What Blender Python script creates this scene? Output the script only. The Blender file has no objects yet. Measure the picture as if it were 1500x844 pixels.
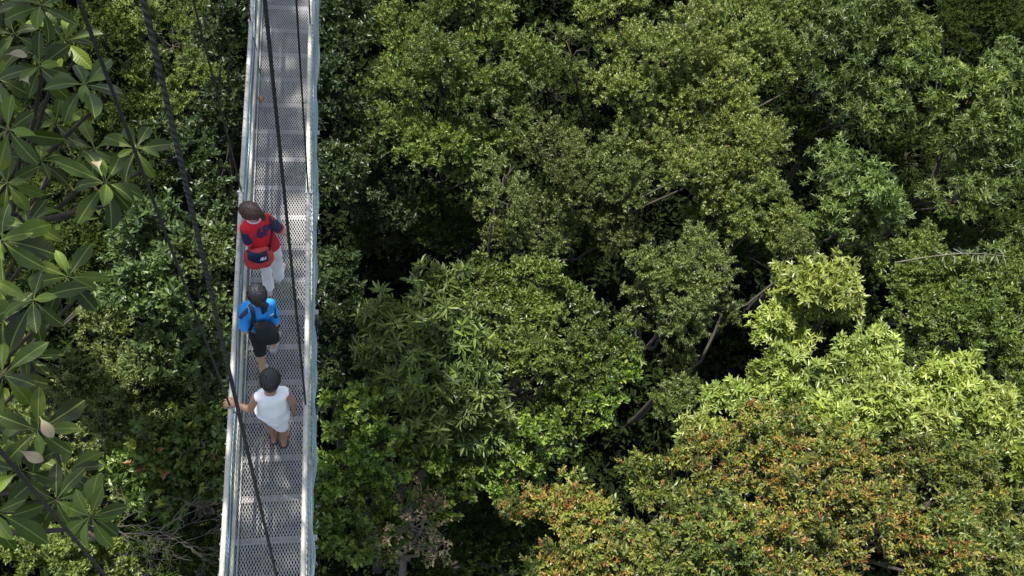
import bpy, bmesh, math, random
import numpy as np
from mathutils import Vector, Matrix
from mathutils.bvhtree import BVHTree

random.seed(5)
sc = bpy.context.scene
C = sc.collection
R_ = math.radians

# ------------------------------------------------------------------ camera
F = 1313.0                      # focal length in photo pixels (1500 wide)
H = 8.0                         # camera height over the deck
nv = np.array([-245., 708., F]); nv /= np.linalg.norm(nv)
fv = np.array([-270., -2530., F])
Zc = -nv
Yc = fv - fv.dot(Zc) * Zc; Yc /= np.linalg.norm(Yc)
Xc = np.cross(Yc, Zc)
MW = np.array([Xc, Yc, Zc])     # camera (right, down, forward) -> world


def at(px, py, z):
    r = MW @ np.array([px - 750., py - 422., F])
    t = (z - H) / r[2]
    return Vector((r[0] * t, r[1] * t, z))


def depth(px, py, z):
    r = MW @ np.array([px - 750., py - 422., F])
    return (z - H) / r[2] * F


cam = bpy.data.cameras.new('camera')
co = bpy.data.objects.new('camera', cam); C.objects.link(co)
cam.sensor_width = 36.0; cam.lens = 36.0 * F / 1500.0
cam.clip_start = 0.05; cam.clip_end = 2000
rt, up, bk = MW[:, 0], -MW[:, 1], -MW[:, 2]
co.matrix_world = Matrix(((rt[0], up[0], bk[0], 0), (rt[1], up[1], bk[1], 0), (rt[2], up[2], bk[2], H), (0, 0, 0, 1)))
sc.camera = co

# ------------------------------------------------------------------ light
SUN = Vector((-0.25, 0.38, 1.0)).normalized()
elev = math.asin(SUN.z); azim = math.atan2(SUN.x, SUN.y)
w = bpy.data.worlds.new('World'); sc.world = w; w.use_nodes = True
nt = w.node_tree; nt.nodes.clear()
sky = nt.nodes.new('ShaderNodeTexSky'); sky.sky_type = 'NISHITA'; sky.sun_disc = False
sky.sun_elevation = elev; sky.sun_rotation = azim
bg = nt.nodes.new('ShaderNodeBackground'); bg.inputs[1].default_value = 0.115
ow = nt.nodes.new('ShaderNodeOutputWorld')
hs = nt.nodes.new('ShaderNodeHueSaturation'); hs.inputs['Saturation'].default_value = 0.65
nt.links.new(sky.outputs[0], hs.inputs['Color']); nt.links.new(hs.outputs[0], bg.inputs[0]); nt.links.new(bg.outputs[0], ow.inputs[0])
sl = bpy.data.lights.new('sun', 'SUN'); sl.energy = 4.7; sl.angle = R_(0.53); sl.color = (1.0, 0.95, 0.86)
so = bpy.data.objects.new('sun', sl); C.objects.link(so)
so.rotation_euler = (-SUN).to_track_quat('-Z', 'Y').to_euler()
sc.view_settings.view_transform = 'Standard'; sc.view_settings.look = 'None'
sc.view_settings.gamma = 1; sc.view_settings.exposure = 1.08
try: sc.view_settings.use_curve_mapping = False
except Exception: pass
sc.cycles.max_bounces = 6; sc.cycles.transparent_max_bounces = 4


# ------------------------------------------------------------------ helpers
def tag(o, label=None, cat=None, group=None, kind=None):
    if label: o['label'] = label
    if cat: o['category'] = cat
    if group: o['group'] = group
    if kind: o['kind'] = kind
    return o


def empty(name, loc=(0, 0, 0), label=None, cat=None, group=None):
    o = bpy.data.objects.new(name, None); C.objects.link(o); o.location = loc
    o.empty_display_size = 0.2
    return tag(o, label, cat, group)


def link(name, me, mat=None, parent=None, world=True):
    o = bpy.data.objects.new(name, me); C.objects.link(o)
    if mat is not None: me.materials.append(mat)
    if parent is not None:
        o.parent = parent
        if world:
            o.matrix_parent_inverse = Matrix.Translation(-Vector(parent.location))
    return o


def mesh_np(name, V, Fq, attrs=None, smooth=False):
    """fast mesh from (N,3) verts and (M,k) faces"""
    me = bpy.data.meshes.new(name)
    V = np.ascontiguousarray(V, dtype=np.float32); Fq = np.ascontiguousarray(Fq, dtype=np.int32)
    k = Fq.shape[1]
    me.vertices.add(len(V)); me.vertices.foreach_set('co', V.ravel())
    me.loops.add(Fq.size); me.loops.foreach_set('vertex_index', Fq.ravel())
    me.polygons.add(len(Fq)); me.polygons.foreach_set('loop_start', np.arange(0, Fq.size, k, dtype=np.int32))
    me.polygons.foreach_set('use_smooth', np.full(len(Fq), smooth, dtype=bool))
    if attrs:
        for nme, (typ, arr) in attrs.items():
            a = me.attributes.new(nme, typ, 'POINT')
            key = 'color' if typ == 'FLOAT_COLOR' else 'vector'
            a.data.foreach_set(key, np.ascontiguousarray(arr, dtype=np.float32).ravel())
    me.update(calc_edges=True)
    return me


class MB:
    def __init__(s): s.v = []; s.f = []
    def box(s, c, d, rz=0):
        b = len(s.v); cx, cy, cz = c; hx, hy, hz = d[0] / 2, d[1] / 2, d[2] / 2
        cr, sr = math.cos(rz), math.sin(rz)
        for z in (-hz, hz):
            for x, y in ((-hx, -hy), (hx, -hy), (hx, hy), (-hx, hy)):
                s.v.append((cx + x * cr - y * sr, cy + x * sr + y * cr, cz + z))
        for q in ((0, 3, 2, 1), (4, 5, 6, 7), (0, 1, 5, 4), (1, 2, 6, 5), (2, 3, 7, 6), (3, 0, 4, 7)):
            s.f.append(tuple(b + i for i in q))
    def tube(s, pts, rad, n=8, cap=True):
        pts = [Vector(p) for p in pts]
        if not hasattr(rad, '__len__'): rad = [rad] * len(pts)
        b = len(s.v); prev = None
        for i, p in enumerate(pts):
            t = (pts[min(i + 1, len(pts) - 1)] - pts[max(i - 1, 0)])
            if t.length < 1e-9: t = Vector((0, 0, 1))
            t.normalize()
            if prev is None:
                a = t.orthogonal().normalized()
            else:
                a = prev - prev.dot(t) * t
                a = a.normalized() if a.length > 1e-6 else t.orthogonal().normalized()
            prev = a; c = t.cross(a)
            for k in range(n):
                an = 2 * math.pi * k / n
                s.v.append(tuple(p + (a * math.cos(an) + c * math.sin(an)) * rad[i]))
        for i in range(len(pts) - 1):
            for k in range(n):
                k2 = (k + 1) % n
                s.f.append((b + i * n + k, b + i * n + k2, b + (i + 1) * n + k2, b + (i + 1) * n + k))
        if cap:
            s.f.append(tuple(b + k for k in range(n))[::-1])
            e = b + (len(pts) - 1) * n
            s.f.append(tuple(e + k for k in range(n)))
    def mesh(s, name, smooth=False):
        me = bpy.data.meshes.new(name); me.from_pydata(s.v, [], s.f); me.update()
        if smooth:
            me.polygons.foreach_set('use_smooth', [True] * len(me.polygons))
        return me
    def build(s, name, mat, parent=None, smooth=False):
        return link(name, s.mesh(name, smooth), mat, parent)


# ------------------------------------------------------------------ materials
def new_mat(name):
    m = bpy.data.materials.new(name); m.use_nodes = True
    t = m.node_tree; b = t.nodes['Principled BSDF']
    return m, t, b


def plain(name, col, rough=0.6, metal=0.0, var=0.15, scale=20.0, bump=0.0, spec=0.5, coat=0.0):
    m, t, b = new_mat(name)
    b.inputs['Roughness'].default_value = rough; b.inputs['Metallic'].default_value = metal
    b.inputs['Specular IOR Level'].default_value = spec
    tc = t.nodes.new('ShaderNodeTexCoord'); nz = t.nodes.new('ShaderNodeTexNoise')
    nz.inputs['Scale'].default_value = scale; nz.inputs['Detail'].default_value = 5
    t.links.new(tc.outputs['Object'], nz.inputs['Vector'])
    rmp = t.nodes.new('ShaderNodeMapRange')
    rmp.inputs[1].default_value = 0.3; rmp.inputs[2].default_value = 0.7
    rmp.inputs[3].default_value = 1 - var; rmp.inputs[4].default_value = 1 + var
    t.links.new(nz.outputs[0], rmp.inputs[0])
    mx = t.nodes.new('ShaderNodeVectorMath'); mx.operation = 'SCALE'
    mx.inputs[0].default_value = col[:3]
    t.links.new(rmp.outputs[0], mx.inputs['Scale']); t.links.new(mx.outputs[0], b.inputs['Base Color'])
    if bump:
        bp = t.nodes.new('ShaderNodeBump'); bp.inputs['Strength'].default_value = bump
        bp.inputs['Distance'].default_value = 0.02
        t.links.new(nz.outputs[0], bp.inputs['Height']); t.links.new(bp.outputs[0], b.inputs['Normal'])
    return m


def weathered(name, col, dirt, rough=0.5, metal=0.0, scale=9.0, amount=0.5):
    m, t, b = new_mat(name)
    b.inputs['Roughness'].default_value = rough; b.inputs['Metallic'].default_value = metal
    tc = t.nodes.new('ShaderNodeTexCoord'); nz = t.nodes.new('ShaderNodeTexNoise')
    nz.inputs['Scale'].default_value = scale; nz.inputs['Detail'].default_value = 8; nz.inputs['Roughness'].default_value = 0.7
    t.links.new(tc.outputs['Object'], nz.inputs['Vector'])
    cr = t.nodes.new('ShaderNodeValToRGB')
    cr.color_ramp.elements[0].position = amount - 0.12; cr.color_ramp.elements[0].color = (*dirt, 1)
    cr.color_ramp.elements[1].position = amount + 0.12; cr.color_ramp.elements[1].color = (*col, 1)
    t.links.new(nz.outputs[0], cr.inputs[0]); t.links.new(cr.outputs[0], b.inputs['Base Color'])
    return m


def leaf_mat(name, rough=0.42, trans=0.3, spec=0.5):
    m, t, b = new_mat(name)
    at_ = t.nodes.new('ShaderNodeAttribute'); at_.attribute_name = 'col'
    b.inputs['Roughness'].default_value = rough; b.inputs['Specular IOR Level'].default_value = spec
    t.links.new(at_.outputs['Color'], b.inputs['Base Color'])
    tr = t.nodes.new('ShaderNodeBsdfTranslucent')
    g = t.nodes.new('ShaderNodeMix'); g.data_type = 'RGBA'; g.blend_type = 'MULTIPLY'; g.inputs[0].default_value = 1
    g.inputs[7].default_value = (1.25, 1.35, 0.5, 1)
    t.links.new(at_.outputs['Color'], g.inputs[6]); t.links.new(g.outputs[2], tr.inputs[0])
    mx = t.nodes.new('ShaderNodeMixShader'); mx.inputs[0].default_value = trans
    out = t.nodes['Material Output']
    t.links.new(b.outputs[0], mx.inputs[1]); t.links.new(tr.outputs[0], mx.inputs[2]); t.links.new(mx.outputs[0], out.inputs[0])
    return m


LEAF = leaf_mat('small_leaves', 0.42, 0.22, 0.5)
MATTE = leaf_mat('shaded_floor_leaves', 0.8, 0.15, 0.08)
GLOSSY = leaf_mat('glossy_leaves', 0.42, 0.2, 0.42)
BARK = plain('bark', (0.045, 0.036, 0.026), 0.9, var=0.4, scale=6, bump=0.4)
PALEBARK = plain('pale_bark', (0.13, 0.108, 0.085), 0.85, var=0.35, scale=8, bump=0.3)
SOIL = weathered('forest_soil', (0.016, 0.020, 0.009), (0.009, 0.012, 0.005), 0.95, scale=0.8)
GALV = weathered('galvanised_steel', (0.40, 0.385, 0.375), (0.28, 0.272, 0.265), 0.5, 0.25, scale=5, amount=0.45)
RAIL = weathered('painted_rail', (0.50, 0.475, 0.385), (0.29, 0.255, 0.19), 0.4, 0.0, scale=6, amount=0.40)
NET = plain('net_cord', (0.30, 0.40, 0.42), 0.7, var=0.3, scale=3)
NETG = plain('net_cord_green', (0.20, 0.28, 0.27), 0.7, var=0.35, scale=3)
ROPE = plain('dark_wire_rope', (0.045, 0.044, 0.05), 0.5, 0.2, var=0.3, scale=60)
_t = ROPE.node_tree; _w = _t.nodes.new('ShaderNodeTexWave'); _w.bands_direction = 'DIAGONAL'; _w.inputs['Scale'].default_value = 22
_c = _t.nodes.new('ShaderNodeTexCoord'); _b = _t.nodes.new('ShaderNodeBump'); _b.inputs['Strength'].default_value = .9; _b.inputs['Distance'].default_value = .004
_t.links.new(_c.outputs['Object'], _w.inputs['Vector']); _t.links.new(_w.outputs['Fac'], _b.inputs['Height']); _t.links.new(_b.outputs[0], _t.nodes['Principled BSDF'].inputs['Normal'])
CLIP = plain('pale_clip', (0.42, 0.42, 0.41), 0.5, 0.3)

# ------------------------------------------------------------------ suspension bridge
XL, XR = -0.872, -0.288        # rail lines
DL, DR = -0.868, -0.292        # deck edges
Y0, NP_, PL = -2.55, 24, 0.7252  # panels
Y1 = Y0 + NP_ * PL
RH = 1.0
bridge = empty('suspension_bridge', (-0.58, 0, 0), 'narrow metal hanging footbridge with mesh deck, pale rails and blue-grey side nets', 'bridge')

px_, py_ = 0.0262, PL / 14
nx = int((DR - DL) / px_)
x0 = (DL + DR) / 2 - nx * px_ / 2
V = []; Fq = []
for j in range(28):
    for i in range(nx + (j % 2)):
        cx = x0 + (i + 0.5) * px_ - (px_ / 2 if j % 2 else 0)
        cy = (j + 0.5) * py_ / 2
        a, b_ = px_ / 2, py_ / 2
        s1, s2 = 0.60, 0.78
        base = len(V)
        V += [(cx + a, cy, 0), (cx, cy + b_, 0), (cx - a, cy, 0), (cx, cy - b_, 0)]
        V += [(cx + a * s1, cy, 0.0035), (cx, cy + b_ * s2, 0.001), (cx - a * s1, cy, -0.0035), (cx, cy - b_ * s2, 0.001)]
        V += [(cx + a * s1, cy, -0.003), (cx, cy + b_ * s2, -0.005), (cx - a * s1, cy, -0.009), (cx, cy - b_ * s2, -0.005)]
        for k in range(4):
            k2 = (k + 1) % 4
            Fq.append((base + k, base + k2, base + 4 + k2, base + 4 + k))
            Fq.append((base + 4 + k, base + 4 + k2, base + 8 + k2, base + 8 + k))
gr_me = mesh_np('deck_panel', np.array(V), np.array(Fq)); gr_me.materials.append(GALV)
bar = MB()
bar.box(((DL + DR) / 2, 0, -0.0125), (DR - DL + 0.02, 0.055, 0.008)); bar.box(((DL + DR) / 2, 0.024, -0.035), (DR - DL + 0.02, 0.006, 0.03))
bar_me = bar.mesh('cross_bar'); bar_me.materials.append(GALV)
barl = MB()
barl.box(((DL + DR) / 2 + 0.02, 0, -0.0125), (DR - DL + 0.10, 0.055, 0.008)); barl.box(((DL + DR) / 2, 0.024, -0.035), (DR - DL + 0.02, 0.006, 0.03))
barl.box((DR + 0.068, 0, -0.0095), (0.014, 0.04, 0.02))
barl_me = barl.mesh('cross_bar_long'); barl_me.materials.append(GALV)
for k in range(NP_):
    o = bpy.data.objects.new('deck_panel', gr_me); C.objects.link(o); o.parent = bridge
    o.location = (0.58 + random.uniform(-.0015, .0015), Y0 + k * PL, random.uniform(-.0015, .0015)); o.rotation_euler = (0, 0, random.uniform(-.0015, .0015))
for k in range(NP_ * 2):
    o = bpy.data.objects.new('cross_bar', barl_me if k % 3 == 0 else bar_me); C.objects.link(o); o.parent = bridge
    o.location = (0.58, Y0 + k * PL / 2 + 0.005, 0)
# edge angles along the deck
for x in (DL - 0.006, DR + 0.006):
    m = MB(); m.box((x, (Y0 + Y1) / 2, -0.012), (0.012, Y1 - Y0, 0.045)); m.build('edge_strip', GALV, bridge)


def rail(x, z, r, name, mat=RAIL):
    m = MB(); ys = np.arange(Y0, Y1 + .01, 0.5)
    m.tube([(x + 0.004 * math.sin(y * 1.3 + x * 9), y, z + 0.005 * math.sin(y * 0.9 + x)) for y in ys], r, 12)
    return m.build(name, mat, bridge, True)


rail(XL, RH, 0.0205, 'handrail'); rail(XR, RH, 0.0205, 'handrail')
rail(XL + 0.006, 0.46, 0.015, 'mid_rail'); rail(XR - 0.006, 0.46, 0.015, 'mid_rail')


def net(side, name, mat, pitch=0.034, r=0.0023):
    """diamond net hung from the handrail, round the deck edge, as real cords"""
    rng = np.random.RandomState(3 + side)
    s = np.linspace(0, 1, 30)
    hgt = 1.08
    A = 0.0
    Vv = []; Ff = []; off = 0
    n = int((Y1 - Y0 - 0.1) / (pitch * 1.5))
    ph = rng.rand(8) * 6.28
    def pos(y, t):
        y = np.clip(y, Y0, Y1)
        bul = (0.062 if side > 0 else 0.028) * (1 + 0.16 * np.sin(y * 2.9 + ph[0]) + 0.2 * np.sin(y * 7.1 + ph[1]) + 0.12 * np.sin(y * 17 + ph[2]))
        prof = np.sin(np.pi * np.clip(t, 0, 1)) ** 0.7 * (1 - 0.25 * t)
        xo = bul * prof + 0.008
        x = (XR + xo) if side > 0 else (XL - xo)
        z = RH + 0.02 - t * (hgt - 0.03) + 0.012 * np.sin(y * 5 + ph[3]) * np.sin(np.pi * t)
        return np.stack([x, y, z], -1)
    for sgn in (-1, 1):
        for i in range(-30, n + 30):
            y = Y0 + i * pitch * 1.5 + sgn * s * 0.62 + 0.004 * np.sin(s * 40 + i)
            if y.max() < Y0 or y.min() > Y1: continue
            P = pos(y, s)
            rr = np.array([[0, 0, r], [r * .87, 0, -r * .5], [-r * .87, 0, -r * .5]])
            ring = P[:, None, :] + rr[None] * np.array([1, 1, 1])
            ring[:, :, 1] += np.array([0, r, -r])[None]
            Vv.append(ring.reshape(-1, 3))
            m_ = len(s)
            a = np.arange(m_ - 1)[:, None] * 3 + np.arange(3)[None]
            b2 = np.arange(m_ - 1)[:, None] * 3 + ((np.arange(3) + 1) % 3)[None]
            q = np.stack([a, b2, b2 + 3, a + 3], -1).reshape(-1, 4) + off
            Ff.append(q); off += m_ * 3
    me = mesh_np(name, np.concatenate(Vv), np.concatenate(Ff))
    return link(name, me, mat, bridge)


net(1, 'side_net', NET); net(-1, 'side_net', NETG)
# lacing lines of the nets
for side, x in ((1, XR), (-1, XL)):
    m = MB()
    pts = []
    y = Y0
    while y < Y1:
        for k in range(6):
            an = 2 * math.pi * k / 6
            pts.append((x + 0.026 * math.cos(an), y + 0.11 * k / 6, RH + 0.026 * math.sin(an)))
        y += 0.11
    m.tube(pts, 0.0022, 4); m.build('net_lacing', NET, bridge)
# blue edge rope lying inside the left net and a grey one in the right
rb = random.Random(2)
BLUE = plain('blue_rope', (0.16, 0.25, 0.36), 0.7, var=0.4, scale=9)
for x, z, mt in ((XL - 0.01, 0.72, BLUE), (XL - 0.02, 0.83, NET), (XR + 0.05, 0.80, NET), (XL - .012, .6, NET)):
    m = MB(); ys = np.arange(Y0, Y1, 0.1)
    m.tube([(x + 0.006 * math.sin(y * 5 + z * 9), y, z + 0.015 * math.sin(y * 2.1 + z * 30)) for y in ys], 0.006, 6)
    m.build('edge_rope', mt, bridge, True)
m = MB()
for k in range(150):    # frayed cord ends sticking out of the outer net
    y = rb.uniform(0.8, 9); z = rb.uniform(0.35, 0.75)
    p = Vector((XR + 0.075, y, z)); pts = [p]
    d = Vector((rb.uniform(.2, 1), rb.uniform(-1, 1), rb.uniform(-1, .2))).normalized()
    for j in range(4):
        p = p + d * rb.uniform(.005, .012); d = (d + Vector((rb.uniform(-.5, .3), rb.uniform(-.5, .5), rb.uniform(-.7, 0)))).normalized(); pts.append(p)
    m.tube(pts, 0.0016, 3, False)
m.build('fringe', NET, bridge)

# hangers: clips every 2.05 m on both rails
ray = lambda px, py: Vector(MW @ np.array([px - 750., py - 422., F]))


def hang(P, q, r, r2=None):
    """from clip P up through the sight line of pixel q in the cross plane of the bridge"""
    d = ray(*q); t = P.y / d.y
    Q = Vector((d.x * t, d.y * t, H + d.z * t))
    u = (Q - P)
    top = P + u * ((11.5 - P.z) / u.z)
    m = MB(); m.tube([P, P + (top - P) * .5, top], r, 10)
    m.build('hanger_cable', ROPE, bridge, True)
    c = MB(); c.box((P.x, P.y, RH), (0.046, 0.034, 0.046)); c.box((P.x + (0.031 if P.x > -.5 else -0.031), P.y, RH), (0.018, 0.018, 0.024)); c.build('cable_clip', CLIP, bridge)
    s = 1 if P.x > -.5 else -1
    l = MB(); l.tube([(P.x + s * .022, P.y, RH), (P.x - s * 0.01, P.y + 0.10, 0.55), (P.x - s * 0.004, P.y + .2, 0.0)], 0.005, 6); l.build('tie_rope', ROPE, bridge, True)
    return Q


YB = at(455, 593, RH).y
for dy, ql, qr, r in ((0, (115, 0), (388, 0), 0.0085), (2.05, (283, 0), (434, 0), 0.0075), (4.1, None, None, 0.0075), (-2.05, 'A', 'B', 0.009)):
    for x, q in ((XL, ql), (XR, qr)):
        P = Vector((x, YB + dy, RH))
        if q in ('A', 'B'):   # the pair passing close to the camera
            a, b2 = (at(155, 844, 3.75), at(0, 660, 5.0)) if q == 'A' else (at(405, 844, 3.0), at(210, 0, 6.43))
            d_ = b2 - a
            lo = a + d_ * ((RH - a.z) / d_.z); hi = a + d_ * ((11.5 - a.z) / d_.z)
            m = MB(); m.tube([lo, a, b2, hi], 0.0074, 10); m.build('hanger_cable', ROPE, bridge, True)
            c = MB(); c.box((x, lo.y, RH), (0.055, 0.045, 0.055)); c.build('cable_clip', CLIP, bridge)
            continue
        if q is None:
            T = P + Vector((-0.1 if x == XL else 0.02, 0.0, 10.5))
            m = MB(); m.tube([P, T], r, 10); m.build('hanger_cable', ROPE, bridge, True)
            c = MB(); c.box((P.x, P.y, RH), (0.046, 0.034, 0.046)); c.build('cable_clip', CLIP, bridge)
            s = 1 if x > -.5 else -1
            l = MB(); l.tube([(P.x + s * .022, P.y, RH), (P.x - s * 0.01, P.y + 0.10, 0.55), (P.x - s * 0.004, P.y + .2, 0.0)], 0.005, 6); l.build('tie_rope', ROPE, bridge, True)
        else:
            hang(P, q, r)


# ------------------------------------------------------------------ foliage engine
def unit(a): return a / np.maximum(np.linalg.norm(a, axis=-1, keepdims=True), 1e-9)


def rdir(rng, n, zmin=-1.0):
    z = rng.uniform(zmin, 1, n); ph = rng.uniform(0, 2 * np.pi, n); r = np.sqrt(np.maximum(0, 1 - z * z))
    return np.stack([r * np.cos(ph), r * np.sin(ph), z], -1)


_pw = np.random.RandomState(11)
_K = _pw.normal(0, 1, (6, 3)); _P = _pw.uniform(0, 6.28, 6)
def lowfreq(p, s=1.0):
    v = np.zeros(len(p))
    for k, ph in zip(_K, _P): v += np.sin(p @ k * s + ph)
    return v / 6 * 1.6


# kind: L leaf length, W ratio, k leaves per sprig, spread deg, twig length, dens sprigs per m2, palette [(rgb, weight)], tips
def kind(L, W, k, spread, twig, dens, pal, droop=0.1, mat=None, tip=None, sizevar=0.25, fold=0.18, patch=0.0, whorl=False):
    return dict(L=L, W=W, k=k, spread=spread, twig=twig, dens=dens, pal=pal, droop=droop, mat=mat or LEAF, tip=tip, sv=sizevar, fold=fold, patch=patch, whorl=whorl)


def leaf_mesh(rng, base, d, n, L, W, col, fold):
    """6 point, two faced folded leaves; base (N,3), d dir, n normal"""
    N = len(base); s = np.cross(d, n)
    L = L[:, None]; W = W[:, None]
    f = fold
    v = np.empty((N, 6, 3), np.float32)
    v[:, 0] = base
    v[:, 1] = base + d * L * .32 + s * W * .46 + n * W * f
    v[:, 2] = base + d * L * .70 + s * W * .38 + n * W * f * .6
    v[:, 3] = base + d * L - n * L * .10
    v[:, 4] = base + d * L * .70 - s * W * .38 + n * W * f * .6
    v[:, 5] = base + d * L * .32 - s * W * .46 + n * W * f
    i = np.arange(N)[:, None] * 6
    fa = np.concatenate([i + np.array([[0, 1, 2, 3]]), i + np.array([[0, 3, 4, 5]])], 0)
    c = np.ones((N, 6, 4), np.float32); c[:, :, :3] = col[:, None, :]
    return v.reshape(-1, 3), fa, c.reshape(-1, 4)


TOTAL = [0]


def sprigs_to_leaves(rng, pos, axis, K, tint=1.0):
    n = len(pos); k = K['k']
    # colour per sprig
    pal = np.array([p[0] for p in K['pal']]); wt = np.array([p[1] for p in K['pal']], float); wt /= wt.sum()
    pick = rng.choice(len(pal), n, p=wt)
    scol = pal[pick] * (0.86 + 0.28 * rng.rand(n, 1)) * (1 + 0.18 * lowfreq(pos, 1.1))[:, None] * tint
    a = unit(axis)
    t1 = unit(np.cross(a, rdir(rng, n))); t2 = np.cross(a, t1)
    j = np.tile(np.arange(k), n).reshape(n, k)
    ph = j * 2.399963 + rng.uniform(0, 6.28, (n, 1)) + rng.normal(0, .25, (n, k))
    th = np.radians(K['spread']) * (1.0 - 0.45 * (j / k) * (0 if K['whorl'] else 1)) + rng.normal(0, .2, (n, k))
    radial = np.cos(ph)[..., None] * t1[:, None] + np.sin(ph)[..., None] * t2[:, None]
    d = unit(radial * np.sin(th)[..., None] + a[:, None] * np.cos(th)[..., None] + np.array([0, 0, -1.]) * K['droop'])
    base = pos[:, None] + a[:, None] * (K['twig'] * (j / k - .5))[..., None]
    nrm = a[:, None] - (a[:, None] * d).sum(-1, keepdims=True) * d + rng.normal(0, .42, (n, k, 3))
    nrm = unit(nrm - (nrm * d).sum(-1, keepdims=True) * d)
    L = K['L'] * (1 + K['sv'] * rng.uniform(-1, 1, (n, k)))
    Wd = L * K['W'] * (0.85 + .3 * rng.rand(n, k))
    col = scol[:, None] * (0.8 + 0.4 * rng.rand(n, k, 1))
    if K['tip'] is not None:
        tp = np.array([q[0] for q in K['tip']['pal']]); prob = K['tip']['p'] * np.clip(0.8 + 1.1 * lowfreq(pos + 7.7, K['tip'].get('s', 1.4)), 0.3, 3)
        is_t = rng.rand(n) < prob
        tw = np.array([q[1] for q in K['tip']['pal']], float); tw /= tw.sum()
        tcol = tp[rng.choice(len(tp), n, p=tw)]
        m = is_t[:, None] & (j >= k * K['tip'].get('frm', .45))
        col = np.where(m[..., None], tcol[:, None] * (.8 + .4 * rng.rand(n, k, 1)), col)
        sz = K['tip'].get('sz')
        if sz: L = np.where(m, L * sz, L); Wd = np.where(m, Wd * sz, Wd)
    TOTAL[0] += n * k
    return leaf_mesh(rng, base.reshape(-1, 3), d.reshape(-1, 3), nrm.reshape(-1, 3), L.ravel(), Wd.ravel(), col.reshape(-1, 3), K['fold'])


def lobe_sprigs(rng, c, Rm, K, dens=1.0, nsub=None, flat=0.8, zmin=-0.25):
    ns = nsub or 15
    d = rdir(rng, ns, -0.35); d[:, 2] *= flat
    sub = c + d * Rm * rng.uniform(.5, .95, (ns, 1)); sr = Rm * rng.uniform(.18, .46, ns)
    P = []; A = []
    for s_, r_ in zip(sub, sr):
        n = int(K['dens'] * dens * 4 * math.pi * r_ * r_ * .62 * rng.uniform(.75, 1.2)) + 4
        q = 4                                   # sprigs per shoot
        ns_ = max(1, n // q)
        e = rdir(rng, ns_, zmin)
        wob = 1 + .22 * np.sin(e @ np.array([5., 3, 4]) + rng.rand() * 6) + .12 * np.sin(e @ np.array([-9., 8, 7]) + rng.rand() * 6)
        d_ = unit(e * .7 + np.array([0, 0, .45]) + rng.normal(0, .3, (ns_, 3)))
        root_ = s_ + e * (r_ * wob * rng.uniform(.5, .92, ns_))[:, None] * np.array([1, 1, .85])
        ln = r_ * rng.uniform(.15, .62, ns_)
        t = (np.arange(q) + .3) / q
        p = root_[:, None] + d_[:, None] * (ln[:, None] * t[None])[..., None] + rng.normal(0, .045 * (K['L'] / .08), (ns_, q, 3))
        P.append(p.reshape(-1, 3)); A.append(unit(np.repeat(d_, q, 0) + rng.normal(0, .3, (ns_ * q, 3))))
    return np.concatenate(P), np.concatenate(A), sub, sr


def limb(m, p0, p1, r0, r1, rng, n=5, wob=.06):
    p0 = np.array(p0); p1 = np.array(p1); Ln = np.linalg.norm(p1 - p0)
    pts = []; rad = []
    for i in range(n + 1):
        t = i / n
        off = rng.normal(0, wob * Ln, 3) * math.sin(math.pi * t)
        # start steep, bend outwards
        q = p0 + (p1 - p0) * t + np.array([0, 0, -0.12 * Ln * math.sin(math.pi * t) * 0]) + off
        pts.append(tuple(q)); rad.append(r0 + (r1 - r0) * t)
    m.tube(pts, rad, 7 if r0 > .02 else 5)


GROUND = -20.0
tree_no = [0]


def tree(name, label, cat, K, lobes, group='trees of the forest canopy', dens=1.0, seed=None, bark=None, nsub=None, flat=.8, trunk_r=.085, twigs=False, base=None):
    tree_no[0] += 1
    rng = np.random.RandomState(seed or 100 + tree_no[0])
    Cs = [];
    for lb in lobes:
        if len(lb) == 5: Cs.append((np.array(lb[:3], float), lb[3])); continue
        px, py, r, z = lb
        p = np.array(at(px, py, z)); Cs.append((p, r * depth(px, py, z) / F))
    cen = np.mean([c for c, _ in Cs], 0); zmin = min(c[2] for c, _ in Cs)
    bx = cen[:2] + rng.normal(0, .4, 2) if base is None else np.array(base)
    root = empty(name, (bx[0], bx[1], GROUND), label, cat, group)
    Vs = []; Fs = []; Cl = []; off = 0
    m = MB()
    zf = zmin - max(r for _, r in Cs) * 1.6 - 1.4
    fork = np.array([cen[0] * .8 + bx[0] * .2, cen[1] * .8 + bx[1] * .2, max(zf, GROUND + 3)])
    limb(m, (bx[0], bx[1], GROUND - .1), fork, trunk_r * 1.5, trunk_r, rng, 9, .012)
    for c, Rm in Cs:
        P, A, sub, sr = lobe_sprigs(rng, c, Rm, K, dens, nsub, flat)
        v, f, cl = sprigs_to_leaves(rng, P, A, K, rng.uniform(.82, 1.18) * np.array([rng.uniform(.96, 1.1), 1, rng.uniform(.9, 1.1)]))
        Vs.append(v); Fs.append(f + off); Cl.append(cl); off += len(v)
        limb(m, fork, c - np.array([0, 0, Rm * .3]), trunk_r * .5, trunk_r * .28, rng, 6, .05)
        for s_ in sub:
            limb(m, c - np.array([0, 0, Rm * .3]), s_, trunk_r * .25, trunk_r * .06, rng, 4, .08)
            if twigs:
                if rng.rand() < .45:
                    for _ in range(3):
                        limb(m, s_, s_ + rdir(rng, 1, .35)[0] * Rm * .62, trunk_r * .045, .002, rng, 5, .03)
    me = mesh_np('crown', np.concatenate(Vs), np.concatenate(Fs), {'col': ('FLOAT_COLOR', np.concatenate(Cl))})
    link('crown', me, K['mat'], root)
    m.build('trunk', bark or BARK, root, True)
    return root


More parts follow.
